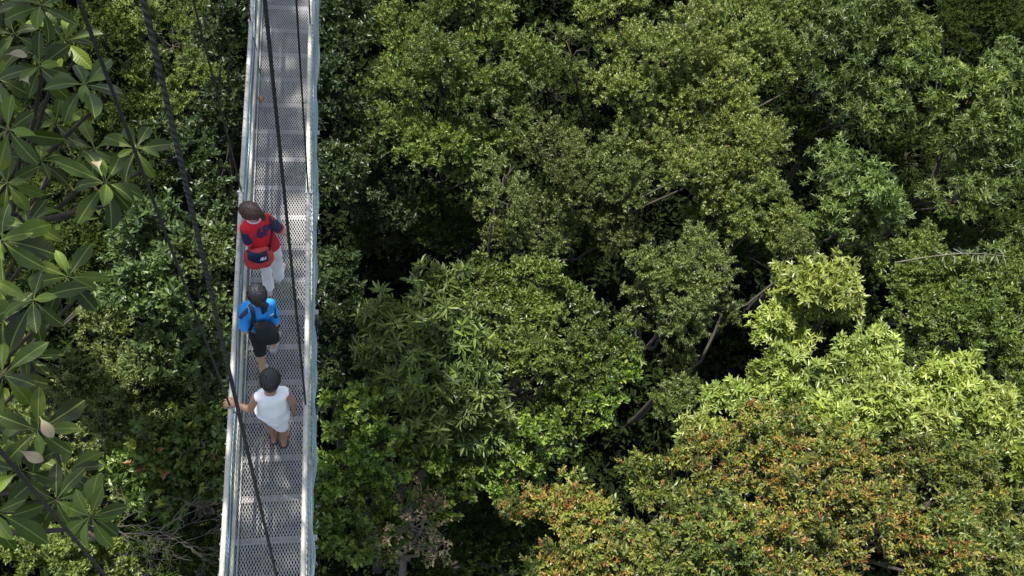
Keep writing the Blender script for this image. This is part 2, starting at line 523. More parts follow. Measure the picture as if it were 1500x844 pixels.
# palettes (real-world base colours; the dark kinds have shade painted in)
def P_(*a): return [(np.array(c) * np.array([1.23, 1.2, .82]), w_) for c, w_ in a]
FINE = kind(.072, .42, 10, 55, .15, 88, P_(((.085, .125, .03), 4), ((.12, .16, .045), 3), ((.05, .085, .022), 3)), tip=dict(p=.12, pal=P_(((.2, .24, .06), 1), ((.14, .21, .05), 1))))
FINE2 = kind(.068, .45, 10, 60, .14, 92, P_(((.095, .135, .035), 4), ((.13, .17, .05), 3), ((.055, .085, .025), 2)), tip=dict(p=.15, pal=P_(((.22, .25, .1), 2), ((.15, .11, .06), .25))))
OLIVE = kind(.062, .45, 10, 60, .15, 82, P_(((.078, .108, .036), 4), ((.108, .14, .05), 3), ((.05, .075, .024), 3)), tip=dict(p=.12, pal=P_(((.19, .21, .08), 2), ((.15, .19, .06), 1))))
LANCE = kind(.15, .27, 10, 62, .05, 30, P_(((.075, .115, .035), 4), ((.11, .15, .05), 2), ((.05, .085, .025), 2)), mat=GLOSSY, whorl=True)
LANCEP = kind(.12, .33, 10, 60, .06, 78, P_(((.165, .22, .062), 4), ((.2, .25, .075), 3), ((.125, .175, .045), 2)), whorl=True, droop=.15, tip=dict(p=.2, pal=P_(((.23, .27, .09), 1),)))
STAR = kind(.20, .24, 11, 70, .04, 22, P_(((.075, .112, .042), 4), ((.052, .082, .03), 3), ((.095, .135, .045), 2)), mat=GLOSSY, whorl=True, droop=.12, tip=dict(p=.35, frm=.75, pal=P_(((.14, .2, .05), 1),)))
ROUND = kind(.085, .62, 8, 60, .14, 55, P_(((.075, .135, .025), 4), ((.12, .19, .035), 3), ((.045, .085, .02), 3)), tip=dict(p=.12, pal=P_(((.2, .26, .05), 1),)))
DARK = kind(.11, .5, 8, 60, .14, 48, P_(((.024, .045, .016), 4), ((.035, .058, .022), 3), ((.017, .032, .012), 3)), mat=GLOSSY)  # leaf colours darkened to imitate the shade beside the rails
DARKF = kind(.09, .42, 9, 60, .14, 48, P_(((.03, .048, .014), 4), ((.046, .068, .02), 2), ((.02, .034, .011), 3)), mat=MATTE)  # shade of the lower trees painted into the leaf colours
DGLOSS = kind(.09, .45, 9, 58, .12, 62, P_(((.065, .1, .025), 4), ((.09, .13, .035), 3), ((.045, .07, .02), 2)), mat=GLOSSY)
REDT = kind(.074, .48, 11, 55, .16, 92, P_(((.085, .115, .035), 4), ((.12, .145, .04), 3), ((.05, .075, .025), 3)), mat=GLOSSY,
            tip=dict(p=.6, s=1.1, frm=.35, sz=.72, pal=P_(((.17, .19, .045), 6), ((.2, .12, .045), 3.0), ((.17, .07, .035), 1.1), ((.22, .175, .05), 3.6))))
PINK = kind(.065, .5, 4, 60, .14, 10, P_(((.26, .21, .2), 2), ((.17, .12, .1), 2), ((.05, .08, .02), 2)))

T = tree
# ---- the tall tree whose crown hangs over the walkway and dapples it (above the frame)
SHADE = kind(.17, .45, 8, 62, .18, 11, P_(((.05, .085, .025), 3), ((.07, .11, .03), 2)))
T('tall_overstory_tree', 'tall tree rising left of the walkway, its high crown shading the walkers', 'tree', SHADE,
  [(-4.0, 6.6, 13.5, 1.5, 1), (-3.9, 9.0, 14, 1.6, 1), (-4.2, 11.6, 14, 1.7, 1), (-4.1, 14.0, 14, 1.5, 1), (-6.6, 8, 14.5, 1.9, 1), (-6.8, 11, 15, 1.9, 1), (-6.4, 5.6, 13, 1.3, 1)],
  nsub=14, flat=.6, trunk_r=.3, base=(-10.5, 11.5), group='trees of the forest canopy')
# ---- right of the bridge, upper canopy
T('broadleaf_tree', 'bushy fine-leaved tree just right of the far walkway, its crown split by a hollow', 'tree', FINE,
  [(600, 60, 60, -10), (680, 30, 65, -9.5), (570, 150, 60, -10.5), (650, 125, 75, -9.5), (730, 90, 65, -9.5), (640, 215, 62, -10.5), (740, 175, 55, -10), (700, 240, 50, -11)])
T('broadleaf_tree', 'tall light green crown with small leaves at the top middle, beside a bare brown branch', 'tree', FINE2,
  [(900, 25, 60, -9), (980, 90, 75, -8.5), (1060, 40, 65, -8.5), (930, 140, 65, -9), (1040, 150, 70, -9), (1120, 90, 55, -9), (1130, 20, 50, -9), (960, 200, 60, -9.5)])
T('broadleaf_tree', 'olive green crown between two dark gaps, right of a pale thin trunk', 'tree', OLIVE,
  [(820, 225, 50, -10), (860, 280, 55, -10), (900, 250, 55, -9.5), (900, 335, 50, -10.5), (790, 330, 55, -11), (730, 310, 55, -11.5)])
T('broadleaf_tree', 'yellowish small-leaved crown with drooping tufts, right of centre above the grey-green crown', 'tree', FINE2,
  [(1020, 250, 55, -9), (1090, 230, 60, -9), (1110, 300, 58, -9), (1040, 320, 50, -10), (1150, 330, 40, -10)])
T('broadleaf_tree', 'wide crown of narrow star-shaped leaves at the top right, lit along its rounded top', 'tree', LANCE,
  [(1240, 60, 62, -8.5), (1310, 40, 60, -8.5), (1200, 30, 50, -9), (1340, 90, 45, -8.5), (1230, 130, 52, -9), (1290, 160, 48, -9.3)])
T('broadleaf_tree', 'rounded lance-leaved crown near the right edge, with drooping leafy flank', 'tree', LANCE,
  [(1420, 145, 55, -8.5), (1450, 190, 50, -9), (1400, 210, 48, -9), (1460, 260, 50, -9.5), (1400, 290, 45, -9.8), (1490, 100, 45, -8.5)])
T('broadleaf_tree', 'low crown of glossy pale-glinting lance leaves in front of a dark hollow', 'tree', LANCE,
  [(1220, 250, 42, -9), (1270, 290, 48, -9), (1220, 320, 42, -9.5), (1295, 345, 32, -9.8)])
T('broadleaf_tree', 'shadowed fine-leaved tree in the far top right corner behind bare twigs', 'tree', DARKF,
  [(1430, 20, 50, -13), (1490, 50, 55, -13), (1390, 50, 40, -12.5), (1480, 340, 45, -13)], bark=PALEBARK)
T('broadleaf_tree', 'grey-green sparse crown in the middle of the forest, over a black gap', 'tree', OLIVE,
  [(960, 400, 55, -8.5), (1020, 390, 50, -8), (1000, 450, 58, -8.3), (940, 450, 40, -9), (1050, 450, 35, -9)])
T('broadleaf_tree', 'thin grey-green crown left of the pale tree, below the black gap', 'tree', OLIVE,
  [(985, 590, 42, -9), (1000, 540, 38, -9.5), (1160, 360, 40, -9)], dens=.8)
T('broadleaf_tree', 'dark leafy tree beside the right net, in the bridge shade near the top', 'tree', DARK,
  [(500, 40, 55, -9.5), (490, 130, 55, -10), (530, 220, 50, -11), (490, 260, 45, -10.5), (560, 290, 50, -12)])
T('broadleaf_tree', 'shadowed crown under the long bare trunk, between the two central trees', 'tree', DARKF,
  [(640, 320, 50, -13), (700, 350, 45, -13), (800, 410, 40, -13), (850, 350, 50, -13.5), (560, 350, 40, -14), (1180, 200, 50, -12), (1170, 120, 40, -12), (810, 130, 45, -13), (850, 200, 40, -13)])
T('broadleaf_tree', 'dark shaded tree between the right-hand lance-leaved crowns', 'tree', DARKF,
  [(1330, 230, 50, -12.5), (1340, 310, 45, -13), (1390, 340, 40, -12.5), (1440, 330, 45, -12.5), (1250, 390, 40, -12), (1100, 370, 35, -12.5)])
# ---- middle
T('star_leaved_tree', 'crown of dark star-shaped leaf whorls right of the walkway', 'tree', STAR,
  [(640, 450, 50, -5.8), (575, 490, 50, -6.2), (650, 530, 60, -6), (620, 600, 50, -6.5), (690, 600, 50, -6.5), (590, 560, 45, -6.5), (700, 650, 35, -7)])
T('broadleaf_tree', 'dense dome of small green leaves with yellow tips in the centre', 'tree', DGLOSS,
  [(790, 430, 55, -7), (840, 490, 60, -6.8), (730, 470, 50, -7), (780, 540, 60, -6.6), (860, 560, 58, -6.8), (900, 520, 45, -7.3), (710, 420, 45, -7.5)])
T('broadleaf_tree', 'bright lower crown of small green leaves right beside the black pit', 'tree', ROUND,
  [(875, 585, 38, -6.8), (825, 615, 42, -7), (780, 650, 50, -7), (900, 540, 35, -7), (740, 690, 48, -7.5)])
T('round_leaved_tree', 'bright round-leaved bush against the right net near the bottom', 'tree', ROUND,
  [(520, 610, 48, -6), (560, 660, 50, -6), (500, 690, 45, -6.5), (560, 720, 45, -6.5), (620, 680, 40, -6.8), (500, 790, 50, -6.5), (570, 790, 38, -7), (640, 730, 35, -7.5), (680, 690, 40, -7.5)])
T('broadleaf_tree', 'small dark glossy shrub touching the right net, halfway along the walkway', 'tree', DARK,
  [(490, 400, 35, -6.5), (500, 460, 40, -6.5), (500, 530, 42, -6.8), (480, 570, 32, -6.5)])
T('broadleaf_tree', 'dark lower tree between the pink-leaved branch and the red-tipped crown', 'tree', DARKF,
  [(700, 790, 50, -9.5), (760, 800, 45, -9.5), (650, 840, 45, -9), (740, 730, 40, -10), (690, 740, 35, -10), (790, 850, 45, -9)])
T('withering_tree', 'sparse branches carrying dry pink-brown leaves near the bottom', 'tree', PINK,
  [(600, 770, 42, -6.5), (630, 800, 32, -6.5), (620, 730, 30, -6.8), (570, 800, 28, -6.8)], bark=PALEBARK, trunk_r=.07, twigs=True)
# ---- pale tree, right
T('pale_leaved_tree', 'pale yellow-green tree with whorled leaves, the brightest crown', 'tree', LANCEP,
  [(1180, 430, 57, -5), (1140, 480, 41, -5.4), (1225, 425, 39, -5.2), (1130, 560, 45, -5.2), (1075, 590, 37, -5.4), (1270, 520, 54, -4.8), (1210, 570, 49, -4.7),
   (1290, 590, 59, -4.4), (1240, 620, 49, -4.4), (1390, 570, 49, -4.7), (1430, 600, 47, -4.7), (1370, 620, 39, -4.5), (1330, 640, 39, -4.4), (1030, 630, 31, -5.4), (1160, 600, 45, -4.9)])
T('broadleaf_tree', 'dark glossy crown with small leaves by the right edge, behind the pale tree', 'tree', DGLOSS,
  [(1330, 400, 45, -6.5), (1390, 420, 58, -6.3), (1450, 410, 55, -6.3), (1350, 470, 50, -6.3), (1430, 490, 58, -6), (1490, 470, 50, -6), (1490, 560, 50, -5.8), (1340, 520, 40, -6.5), (1480, 630, 40, -5.6), (1350, 360, 30, -7), (1490, 380, 40, -7)])
# ---- red tipped foreground tree
T('red_tipped_tree', 'wide dark green crown with red, orange and yellow shoot tips filling the lower right corner', 'tree', REDT,
  [(748, 742, 20, -3.6), (785, 745, 30, -3.6), (830, 740, 46, -3.6), (870, 790, 55, -3.3), (830, 840, 50, -3.5), (940, 700, 40, -3.8), (970, 750, 60, -3.2), (930, 830, 60, -3.2), (1030, 690, 55, -3.4), (1060, 780, 72, -2.9),
   (1110, 660, 55, -3.4), (1190, 660, 55, -3.5), (1170, 730, 68, -3), (1160, 820, 70, -2.8), (1270, 700, 60, -3.3), (1270, 790, 75, -2.8), (1040, 850, 60, -3), (1380, 730, 66, -3.3), (1370, 820, 70, -3),
   (1410, 690, 42, -3.5), (1465, 690, 42, -3.5), (1480, 770, 66, -3.2), (1480, 850, 60, -3), (1330, 680, 40, -3.6), (1150, 615, 26, -3.9)], nsub=15, twigs=True, trunk_r=.07)
T('broadleaf_tree', 'yellow-green leafy spray at the right edge above the red-tipped crown', 'tree', kind(.12, .5, 8, 60, .12, 45, P_(((.13, .17, .035), 1), ((.1, .14, .03), 1))),
  [(1495, 680, 24, -3.0)], trunk_r=.05)

# ---- left of the bridge
T('broadleaf_tree', 'sunlit fine-leaved tree top behind the thick cable on the left', 'tree', FINE,
  [(250, 60, 50, -11), (290, 120, 42, -11), (220, 110, 42, -11.5), (200, 30, 48, -11), (230, 170, 42, -12), (300, 30, 35, -11.5)], dens=.85)
T('broadleaf_tree', 'very dark tree hugging the left handrail near the top', 'tree', DARK,
  [(325, 60, 42, -8), (330, 160, 45, -8.5), (300, 220, 50, -9), (320, 300, 40, -9), (250, 230, 45, -9.5), (345, 20, 35, -7.5)])
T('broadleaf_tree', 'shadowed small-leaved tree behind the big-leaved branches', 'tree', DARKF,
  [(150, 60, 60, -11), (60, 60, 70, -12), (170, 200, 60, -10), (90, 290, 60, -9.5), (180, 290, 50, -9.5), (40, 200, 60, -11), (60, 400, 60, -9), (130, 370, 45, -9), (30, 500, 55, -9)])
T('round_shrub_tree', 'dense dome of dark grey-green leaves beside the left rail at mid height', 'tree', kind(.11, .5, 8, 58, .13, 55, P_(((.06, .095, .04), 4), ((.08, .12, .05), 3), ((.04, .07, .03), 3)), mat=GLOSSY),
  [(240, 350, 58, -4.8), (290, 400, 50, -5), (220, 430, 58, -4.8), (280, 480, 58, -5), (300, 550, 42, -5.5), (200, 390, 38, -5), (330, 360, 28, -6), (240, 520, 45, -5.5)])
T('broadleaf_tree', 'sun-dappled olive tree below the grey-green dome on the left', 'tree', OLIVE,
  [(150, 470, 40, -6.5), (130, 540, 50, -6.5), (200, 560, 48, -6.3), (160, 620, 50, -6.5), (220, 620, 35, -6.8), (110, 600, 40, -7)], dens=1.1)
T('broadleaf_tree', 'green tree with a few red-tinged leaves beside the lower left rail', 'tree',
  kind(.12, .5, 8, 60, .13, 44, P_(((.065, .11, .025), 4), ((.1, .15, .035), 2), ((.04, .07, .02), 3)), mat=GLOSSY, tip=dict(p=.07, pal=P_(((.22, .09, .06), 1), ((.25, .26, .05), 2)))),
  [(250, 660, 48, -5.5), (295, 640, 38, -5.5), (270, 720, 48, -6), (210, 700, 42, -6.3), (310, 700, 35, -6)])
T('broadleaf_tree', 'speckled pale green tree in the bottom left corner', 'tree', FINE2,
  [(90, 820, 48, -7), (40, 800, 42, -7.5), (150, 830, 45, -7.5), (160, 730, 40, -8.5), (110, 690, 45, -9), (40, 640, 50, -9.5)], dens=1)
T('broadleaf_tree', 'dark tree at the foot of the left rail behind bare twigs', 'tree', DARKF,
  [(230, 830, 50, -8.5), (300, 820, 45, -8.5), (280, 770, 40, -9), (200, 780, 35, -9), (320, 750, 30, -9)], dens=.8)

# bare branching twigs lower left
m = MB(); rr = np.random.RandomState(9)
def fork(p, d, L, r, lv):
    q = p + d * L
    limb(m, p, q, r, r * .65, rr, 4, .05)
    if lv <= 0: return
    for _ in range(3 if lv > 1 else 2):
        nd = d + rr.normal(0, .45, 3); nd /= np.linalg.norm(nd)
        fork(q, nd, L * rr.uniform(.6, .85), r * .6, lv - 1)
b0 = np.array(at(120, 775, -6.2))
d0 = np.array(at(250, 790, -5.6)) - b0; d0 /= np.linalg.norm(d0)
broot = empty('bare_tree', (b0[0], b0[1], GROUND), 'leafless grey-brown branching twigs spreading beside the lower left handrail', 'tree', 'trees of the forest canopy')
limb(m, (b0[0], b0[1], GROUND), b0, .09, .045, rr, 8, .01)
fork(b0, d0, .75, .022, 5)
fork(b0 + np.array([.2, .1, 0]), np.array([.7, -.3, .4]), .45, .014, 4)
m.build('branches', PALEBARK, broot, True)

# pale thin trunks visible in gaps
def pole_tree(label, pts, r, K=None):
    P = [np.array(at(*p)) for p in pts]
    root = empty('slender_tree', (P[0][0], P[0][1], GROUND), label, 'tree', 'trees of the forest canopy')
    mm = MB(); rg = np.random.RandomState(int(pts[0][0]))
    limb(mm, (P[0][0], P[0][1], GROUND), P[0], r * 1.3, r, rg, 5, .01)
    mm.tube([tuple(p) for p in P], [r * (1 - .5 * i / (len(P) - 1)) for i in range(len(P))], 8)
    mm2 = P[-1]
    for _ in range(6):
        limb(mm, P[-1], P[-1] + rdir(rg, 1, .1)[0] * .9, r * .45, .01, rg, 4, .08)
    mm.build('trunk', BARK, root, True)
    Pp, A, s_, sr = lobe_sprigs(rg, P[-1] + np.array([0, 0, .4]), .9, OLIVE, .45, 8)
    v, f, cl = sprigs_to_leaves(rg, Pp, A, OLIVE)
    link('crown', mesh_np('crown', v, f, {'col': ('FLOAT_COLOR', cl)}), LEAF, root)


pole_tree('slim pale trunk standing in the dark gap above the central dome', [(712, 410, -12), (716, 360, -11), (726, 290, -9.5)], .045)
pole_tree('short pale trunk showing in the gap below the fine-leaved crown', [(740, 290, -12), (738, 240, -11), (742, 170, -9.8)], .05)
pole_tree('bare brown forked trunk in the dark gap at the top centre', [(860, 190, -12), (846, 130, -11), (838, 85, -9.8)], .045)

# rattan frond
fr = MB(); p0 = at(1310, 385, -5.6); p1 = at(1480, 377, -5.6)
fro = empty('rattan_frond', tuple(p0), 'long thin frond with silvery drooping leaflets lying over the dark glossy crown', 'palm frond')
stem = [tuple(p0 + (p1 - p0) * t + Vector((0, 0, .25 * math.sin(3.14 * t)))) for t in np.linspace(0, 1, 12)]
fr.tube(stem, [.014 - .0008 * i for i in range(12)], 6); fr.build('stem', PALEBARK, fro, True)
rg = np.random.RandomState(4); n = 26
bs = np.array([stem[min(11, 4 + i * 7 // n)] for i in range(n)]) + rg.normal(0, .03, (n, 3))
dd = unit(np.stack([rg.uniform(-.6, .1, n), rg.choice([-1, 1], n) * .8 - .2, rg.uniform(-.9, .1, n)], -1)); nn = unit(np.cross(dd, unit(rg.normal(0, 1, (n, 3)))))
v, f, cl = leaf_mesh(rg, bs, dd, nn, rg.uniform(.14, .26, n), rg.uniform(.02, .032, n), np.tile([.16, .19, .13], (n, 1)) * rg.uniform(.5, 1.2, (n, 1)), .3)
link('leaflets', mesh_np('leaflets', v, f, {'col': ('FLOAT_COLOR', cl)}), GLOSSY, fro)

# ---- dark undergrowth, shade of the gaps put into its leaf colours, and ground
rng = np.random.RandomState(77)
Pn = []; An = []
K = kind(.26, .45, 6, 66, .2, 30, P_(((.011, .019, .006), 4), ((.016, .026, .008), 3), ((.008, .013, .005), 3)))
cent = np.concatenate([np.stack([rng.uniform(-11, 28, 1000), rng.uniform(0, 27, 1000), rng.uniform(-19, -15.5, 1000)], -1),
                       np.stack([rng.uniform(-24, 46, 420), rng.uniform(-14, 44, 420), rng.uniform(-19, -16.5, 420)], -1)])
for c in cent:
    n = 115; e = rdir(rng, n, 0.0); r_ = rng.uniform(1.0, 1.8)
    Pn.append(c + e * r_ * np.array([1, 1, .8]) * rng.uniform(.7, 1.05, (n, 1))); An.append(unit(e + np.array([0, 0, .6]) + rng.normal(0, .3, (n, 3))))
v, f, cl = sprigs_to_leaves(rng, np.concatenate(Pn), np.concatenate(An), K)
# the forest goes on around: coarser leaf masses outside the clearing seen from the bridge
Pw = []; Aw = []
for _ in range(2600):
    x, y = rng.uniform(-60, 85), rng.uniform(-45, 90)
    if -9 < x < 27 and -1 < y < 27: continue
    n = 46; e = rdir(rng, n, 0.0); r_ = rng.uniform(1.6, 3.2); z = rng.uniform(-18, -12.5) if abs(x - 9) > 22 or y > 30 or y < -3 else rng.uniform(-18.5, -16)
    Pw.append(np.array([x, y, z]) + e * r_ * np.array([1, 1, .8]) * rng.uniform(.7, 1.05, (n, 1))); Aw.append(unit(e + np.array([0, 0, .6]) + rng.normal(0, .3, (n, 3))))
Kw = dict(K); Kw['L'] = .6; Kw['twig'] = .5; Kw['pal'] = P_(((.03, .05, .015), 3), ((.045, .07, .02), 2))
v2, f2, cl2 = sprigs_to_leaves(rng, np.concatenate(Pw), np.concatenate(Aw), Kw)
f = np.concatenate([f, f2 + len(v)]); v = np.concatenate([v, v2]); cl = np.concatenate([cl, cl2])
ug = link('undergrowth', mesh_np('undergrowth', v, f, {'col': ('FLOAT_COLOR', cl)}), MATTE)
tag(ug, 'dark leafy undergrowth of the forest floor far below the crowns', 'undergrowth', kind='stuff')
g = bpy.data.meshes.new('ground'); bm = bmesh.new()
bmesh.ops.create_grid(bm, x_segments=80, y_segments=80, size=600)
for v_ in bm.verts:
    v_.co.z = GROUND + .6 * math.sin(v_.co.x * .03) * math.cos(v_.co.y * .025)
bm.to_mesh(g); bm.free(); SOIL.node_tree.nodes['Principled BSDF'].inputs['Specular IOR Level'].default_value = .05; go = link('ground', g, SOIL); go['kind'] = 'structure'; go['label'] = 'dark soil of the forest floor'


# ------------------------------------------------------------------ big-leaved branches, left edge
def big_leaf_mat():
    m, t, b = new_mat('large_ribbed_leaf')
    a = t.nodes.new('ShaderNodeAttribute'); a.attribute_name = 'col'
    u = t.nodes.new('ShaderNodeAttribute'); u.attribute_name = 'luv'
    sp = t.nodes.new('ShaderNodeSeparateXYZ'); t.links.new(u.outputs['Vector'], sp.inputs[0])
    ab = t.nodes.new('ShaderNodeMath'); ab.operation = 'ABSOLUTE'; t.links.new(sp.outputs[1], ab.inputs[0])
    # midrib
    mr = t.nodes.new('ShaderNodeMapRange'); mr.inputs[1].default_value = .035; mr.inputs[2].default_value = .09; mr.inputs[3].default_value = 1; mr.inputs[4].default_value = 0
    t.links.new(ab.outputs[0], mr.inputs[0])
    # side ribs: sin((u*1 - |v|*.18)*freq)
    k1 = t.nodes.new('ShaderNodeMath'); k1.operation = 'MULTIPLY_ADD'; k1.inputs[1].default_value = -.13
    t.links.new(ab.outputs[0], k1.inputs[0]); t.links.new(sp.outputs[0], k1.inputs[2])
    k2 = t.nodes.new('ShaderNodeMath'); k2.operation = 'MULTIPLY'; k2.inputs[1].default_value = 84; t.links.new(k1.outputs[0], k2.inputs[0])
    k3 = t.nodes.new('ShaderNodeMath'); k3.operation = 'SINE'; t.links.new(k2.outputs[0], k3.inputs[0])
    rb = t.nodes.new('ShaderNodeMapRange'); rb.inputs[1].default_value = .8; rb.inputs[2].default_value = 1; rb.inputs[3].default_value = 0; rb.inputs[4].default_value = .07
    t.links.new(k3.outputs[0], rb.inputs[0])
    mxm = t.nodes.new('ShaderNodeMath'); mxm.operation = 'MAXIMUM'; t.links.new(mr.outputs[0], mxm.inputs[0]); t.links.new(rb.outputs[0], mxm.inputs[1])
    mc = t.nodes.new('ShaderNodeMix'); mc.data_type = 'RGBA'; mc.inputs[7].default_value = (.26, .33, .08, 1)
    fac = t.nodes.new('ShaderNodeMath'); fac.operation = 'MULTIPLY'; t.links.new(mxm.outputs[0], fac.inputs[0]); fac.inputs[1].default_value = .8
    t.links.new(fac.outputs[0], mc.inputs[0]); t.links.new(a.outputs['Color'], mc.inputs[6])
    t.links.new(mc.outputs[2], b.inputs['Base Color'])
    b.inputs['Roughness'].default_value = .46; b.inputs['Specular IOR Level'].default_value = .35
    bp = t.nodes.new('ShaderNodeBump'); bp.inputs['Strength'].default_value = .22; bp.inputs['Distance'].default_value = .003; bp.invert = True
    t.links.new(k3.outputs[0], bp.inputs['Height']); t.links.new(bp.outputs[0], b.inputs['Normal'])
    tr = t.nodes.new('ShaderNodeBsdfTranslucent'); t.links.new(mc.outputs[2], tr.inputs[0])
    ms = t.nodes.new('ShaderNodeMixShader'); ms.inputs[0].default_value = .3
    t.links.new(b.outputs[0], ms.inputs[1]); t.links.new(tr.outputs[0], ms.inputs[2]); t.links.new(ms.outputs[0], t.nodes['Material Output'].inputs[0])
    return m


BIG = big_leaf_mat()
NU, NVv = 12, 7
uu = np.linspace(0, 1, NU); vv = np.linspace(-1, 1, NVv)


def big_leaf(rng, base, d, upv, L, W, col, bend):
    d = d / np.linalg.norm(d); s = np.cross(d, upv); s /= np.linalg.norm(s); n = np.cross(s, d)
    prof = np.where(uu < .14, .035, .035 + .465 * np.sin(np.pi * np.clip((uu - .14) / .86, 0, 1) ** 1.35) ** .8) * W
    prof[-1] = .02 * W
    ang = bend * uu
    # curve along the leaf
    x = np.cumsum(np.r_[0, np.cos(ang[1:]) / (NU - 1)]) * L; z = -np.cumsum(np.r_[0, np.sin(ang[1:]) / (NU - 1)]) * L
    tw = rng.uniform(-.25, .25)
    P = np.zeros((NU, NVv, 3)); ph = rng.uniform(0, 6)
    for j, v in enumerate(vv):
        fold = abs(v) * prof * .38 + .05 * W * np.sin(uu * 9 + ph + (2 if v > 0 else 0)) * v * v * (prof / W * 2)
        side = v * prof
        P[:, j] = base + np.outer(x, d) + np.outer(side, s) + np.outer(z + fold + side * tw * uu, n)
    U = np.zeros((NU, NVv, 3)); U[..., 0] = uu[:, None]; U[..., 1] = (vv[None] * np.maximum(prof / (.5 * W), .12)[:, None])
    i = np.arange(NU - 1)[:, None] * NVv + np.arange(NVv - 1)[None]
    f = np.stack([i, i + 1, i + NVv + 1, i + NVv], -1).reshape(-1, 4)
    c = np.ones((NU * NVv, 4)); c[:, :3] = col
    return P.reshape(-1, 3), f, c, U.reshape(-1, 3)


def big_tree(label, ros, base, seed, dry):
    rng = np.random.RandomState(seed)
    root = empty('large_leaved_tree', (base[0], base[1], GROUND), label, 'tree', 'large-leaved trees left of the walkway')
    V = []; Ff = []; Cc = []; U = []; off = 0
    m = MB(); cen = np.mean([np.array(at(x, y, z)) for x, y, z, s in ros], 0)
    fk = np.array([cen[0] * .6 + base[0] * .4, cen[1] * .6 + base[1] * .4, cen[2] - 2.2])
    limb(m, (base[0], base[1], GROUND), fk, .2, .1, rng, 8, .015)
    for (x, y, z, s) in ros:
        c = np.array(at(x, y, z))
        mid = (fk + c) / 2 + np.array([0, 0, -.5]) + rng.normal(0, .1, 3)
        m.tube([tuple(fk), tuple(mid), tuple(c - np.array([0, 0, .35])), tuple(c)], [.05, .03, .016, .012], 7)
        ax = np.array([rng.normal(.05, .22), rng.normal(-.18, .22), 1.0]); ax /= np.linalg.norm(ax)
        t1 = np.cross(ax, [0, 1, 0]); t1 /= np.linalg.norm(t1); t2 = np.cross(ax, t1)
        n = rng.randint(8, 13); p0 = rng.uniform(0, 6.28)
        for k in range(n):
            inner = k / n
            ph = p0 + k * 2.399963 + rng.normal(0, .12)
            th = R_(98 - 58 * inner ** 1.6) + rng.normal(0, .12)
            rad = math.cos(ph) * t1 + math.sin(ph) * t2
            d = rad * math.sin(th) + ax * math.cos(th)
            L = s * .40 * (1.06 - .42 * inner ** 2) * rng.uniform(.7, 1.15); W = L * rng.uniform(.31, .39)
            g_ = rng.rand()
            if inner > .8: col = np.array([.15, .22, .03]) * rng.uniform(.7, 1.2)
            elif g_ < .55: col = np.array([.06, .098, .012]) * rng.uniform(.7, 1.2)
            elif g_ < .85: col = np.array([.11, .16, .016]) * rng.uniform(.8, 1.25)
            else: col = np.array([.05, .072, .02]) * rng.uniform(.8, 1.2)
            v, f, cl, u_ = big_leaf(rng, c + ax * .05 * inner - ax * .04, d, unit(ax + rng.normal(0, .22, 3)), L, W, col, rng.uniform(.2, 1.25))
            V.append(v); Ff.append(f + off); Cc.append(cl); U.append(u_); off += len(v)
    link('crown', mesh_np('crown', np.concatenate(V), np.concatenate(Ff), {'col': ('FLOAT_COLOR', np.concatenate(Cc)), 'luv': ('FLOAT_VECTOR', np.concatenate(U))}, True), BIG, root)
    m.build('trunk', BARK, root, True)
    for (x, y, z, az) in dry:
        c = np.array(at(x, y, z)); d = np.array([math.cos(az), math.sin(az), .15])
        v, f, cl, u_ = big_leaf(rng, c, d, np.array([.2, -.3, 1.]), .2, .085, np.array([.42, .33, .22]), 1.2)
        o = link('withered_leaf', mesh_np('withered_leaf', v, f, {'col': ('FLOAT_COLOR', cl), 'luv': ('FLOAT_VECTOR', u_)}, True), BIG, root)
        o['label'] = 'curled tan dead leaf caught in the branches'


big_tree('upper mass of large glossy ribbed leaves in whorls at the top left',
         [(60, 8, .9, 1.1), (20, 50, .3, 1.05), (58, 98, .5, 1), (95, 60, -.2, 1.1), (125, 124, 1.0, 1.1), (12, 190, 1.0, 1), (138, 218, 0, .95), (200, 217, .7, .9), (155, 267, 1.0, 1), (60, 235, -.5, 1.0), (-5, 115, .2, 1.1), (10, 268, .5, 1), (0, 0, .2, 1.1), (80, 180, -.8, 1)],
         (-6.2, 6.0), 21, [(8, 80, 1.1, .2), (44, 124, 1.0, 2.2), (146, 250, 1.2, 1.9)])
big_tree('lower mass of large glossy ribbed leaves in whorls along the left edge',
         [(2, 352, 1.0, 1), (40, 330, .2, .9), (100, 405, .8, .85), (48, 440, .9, 1.05), (5, 470, .1, 1), (4, 550, 1.0, .95), (55, 630, .8, .95), (0, 640, 0, 1), (30, 690, .5, 1), (82, 733, .7, .9), (132, 757, 1.0, .8), (-4, 750, .8, 1), (40, 520, -.4, .9), (20, 600, .2, .9), (95, 690, -.2, .85)],
         (-8.5, 2.4), 33, [(58, 610, 1.2, -1.0), (28, 660, 1.0, -.5)])

# fallen leaf on the deck
fl = empty('fallen_leaf', tuple(at(383, 146, .006)), 'curled orange-brown dead leaf lying at the left edge of the mesh deck', 'leaf')
v, f, cl, u_ = big_leaf(np.random.RandomState(1), np.array(at(383, 152, .01)), np.array([-.1, 1, .12]), np.array([.15, 0, 1.]), .14, .07, np.array([.42, .15, .06]), .6)
link('leaf_blade', mesh_np('leaf_blade', v, f, {'col': ('FLOAT_COLOR', cl), 'luv': ('FLOAT_VECTOR', u_)}, True), BIG, fl)
print('LEAVES', TOTAL[0])
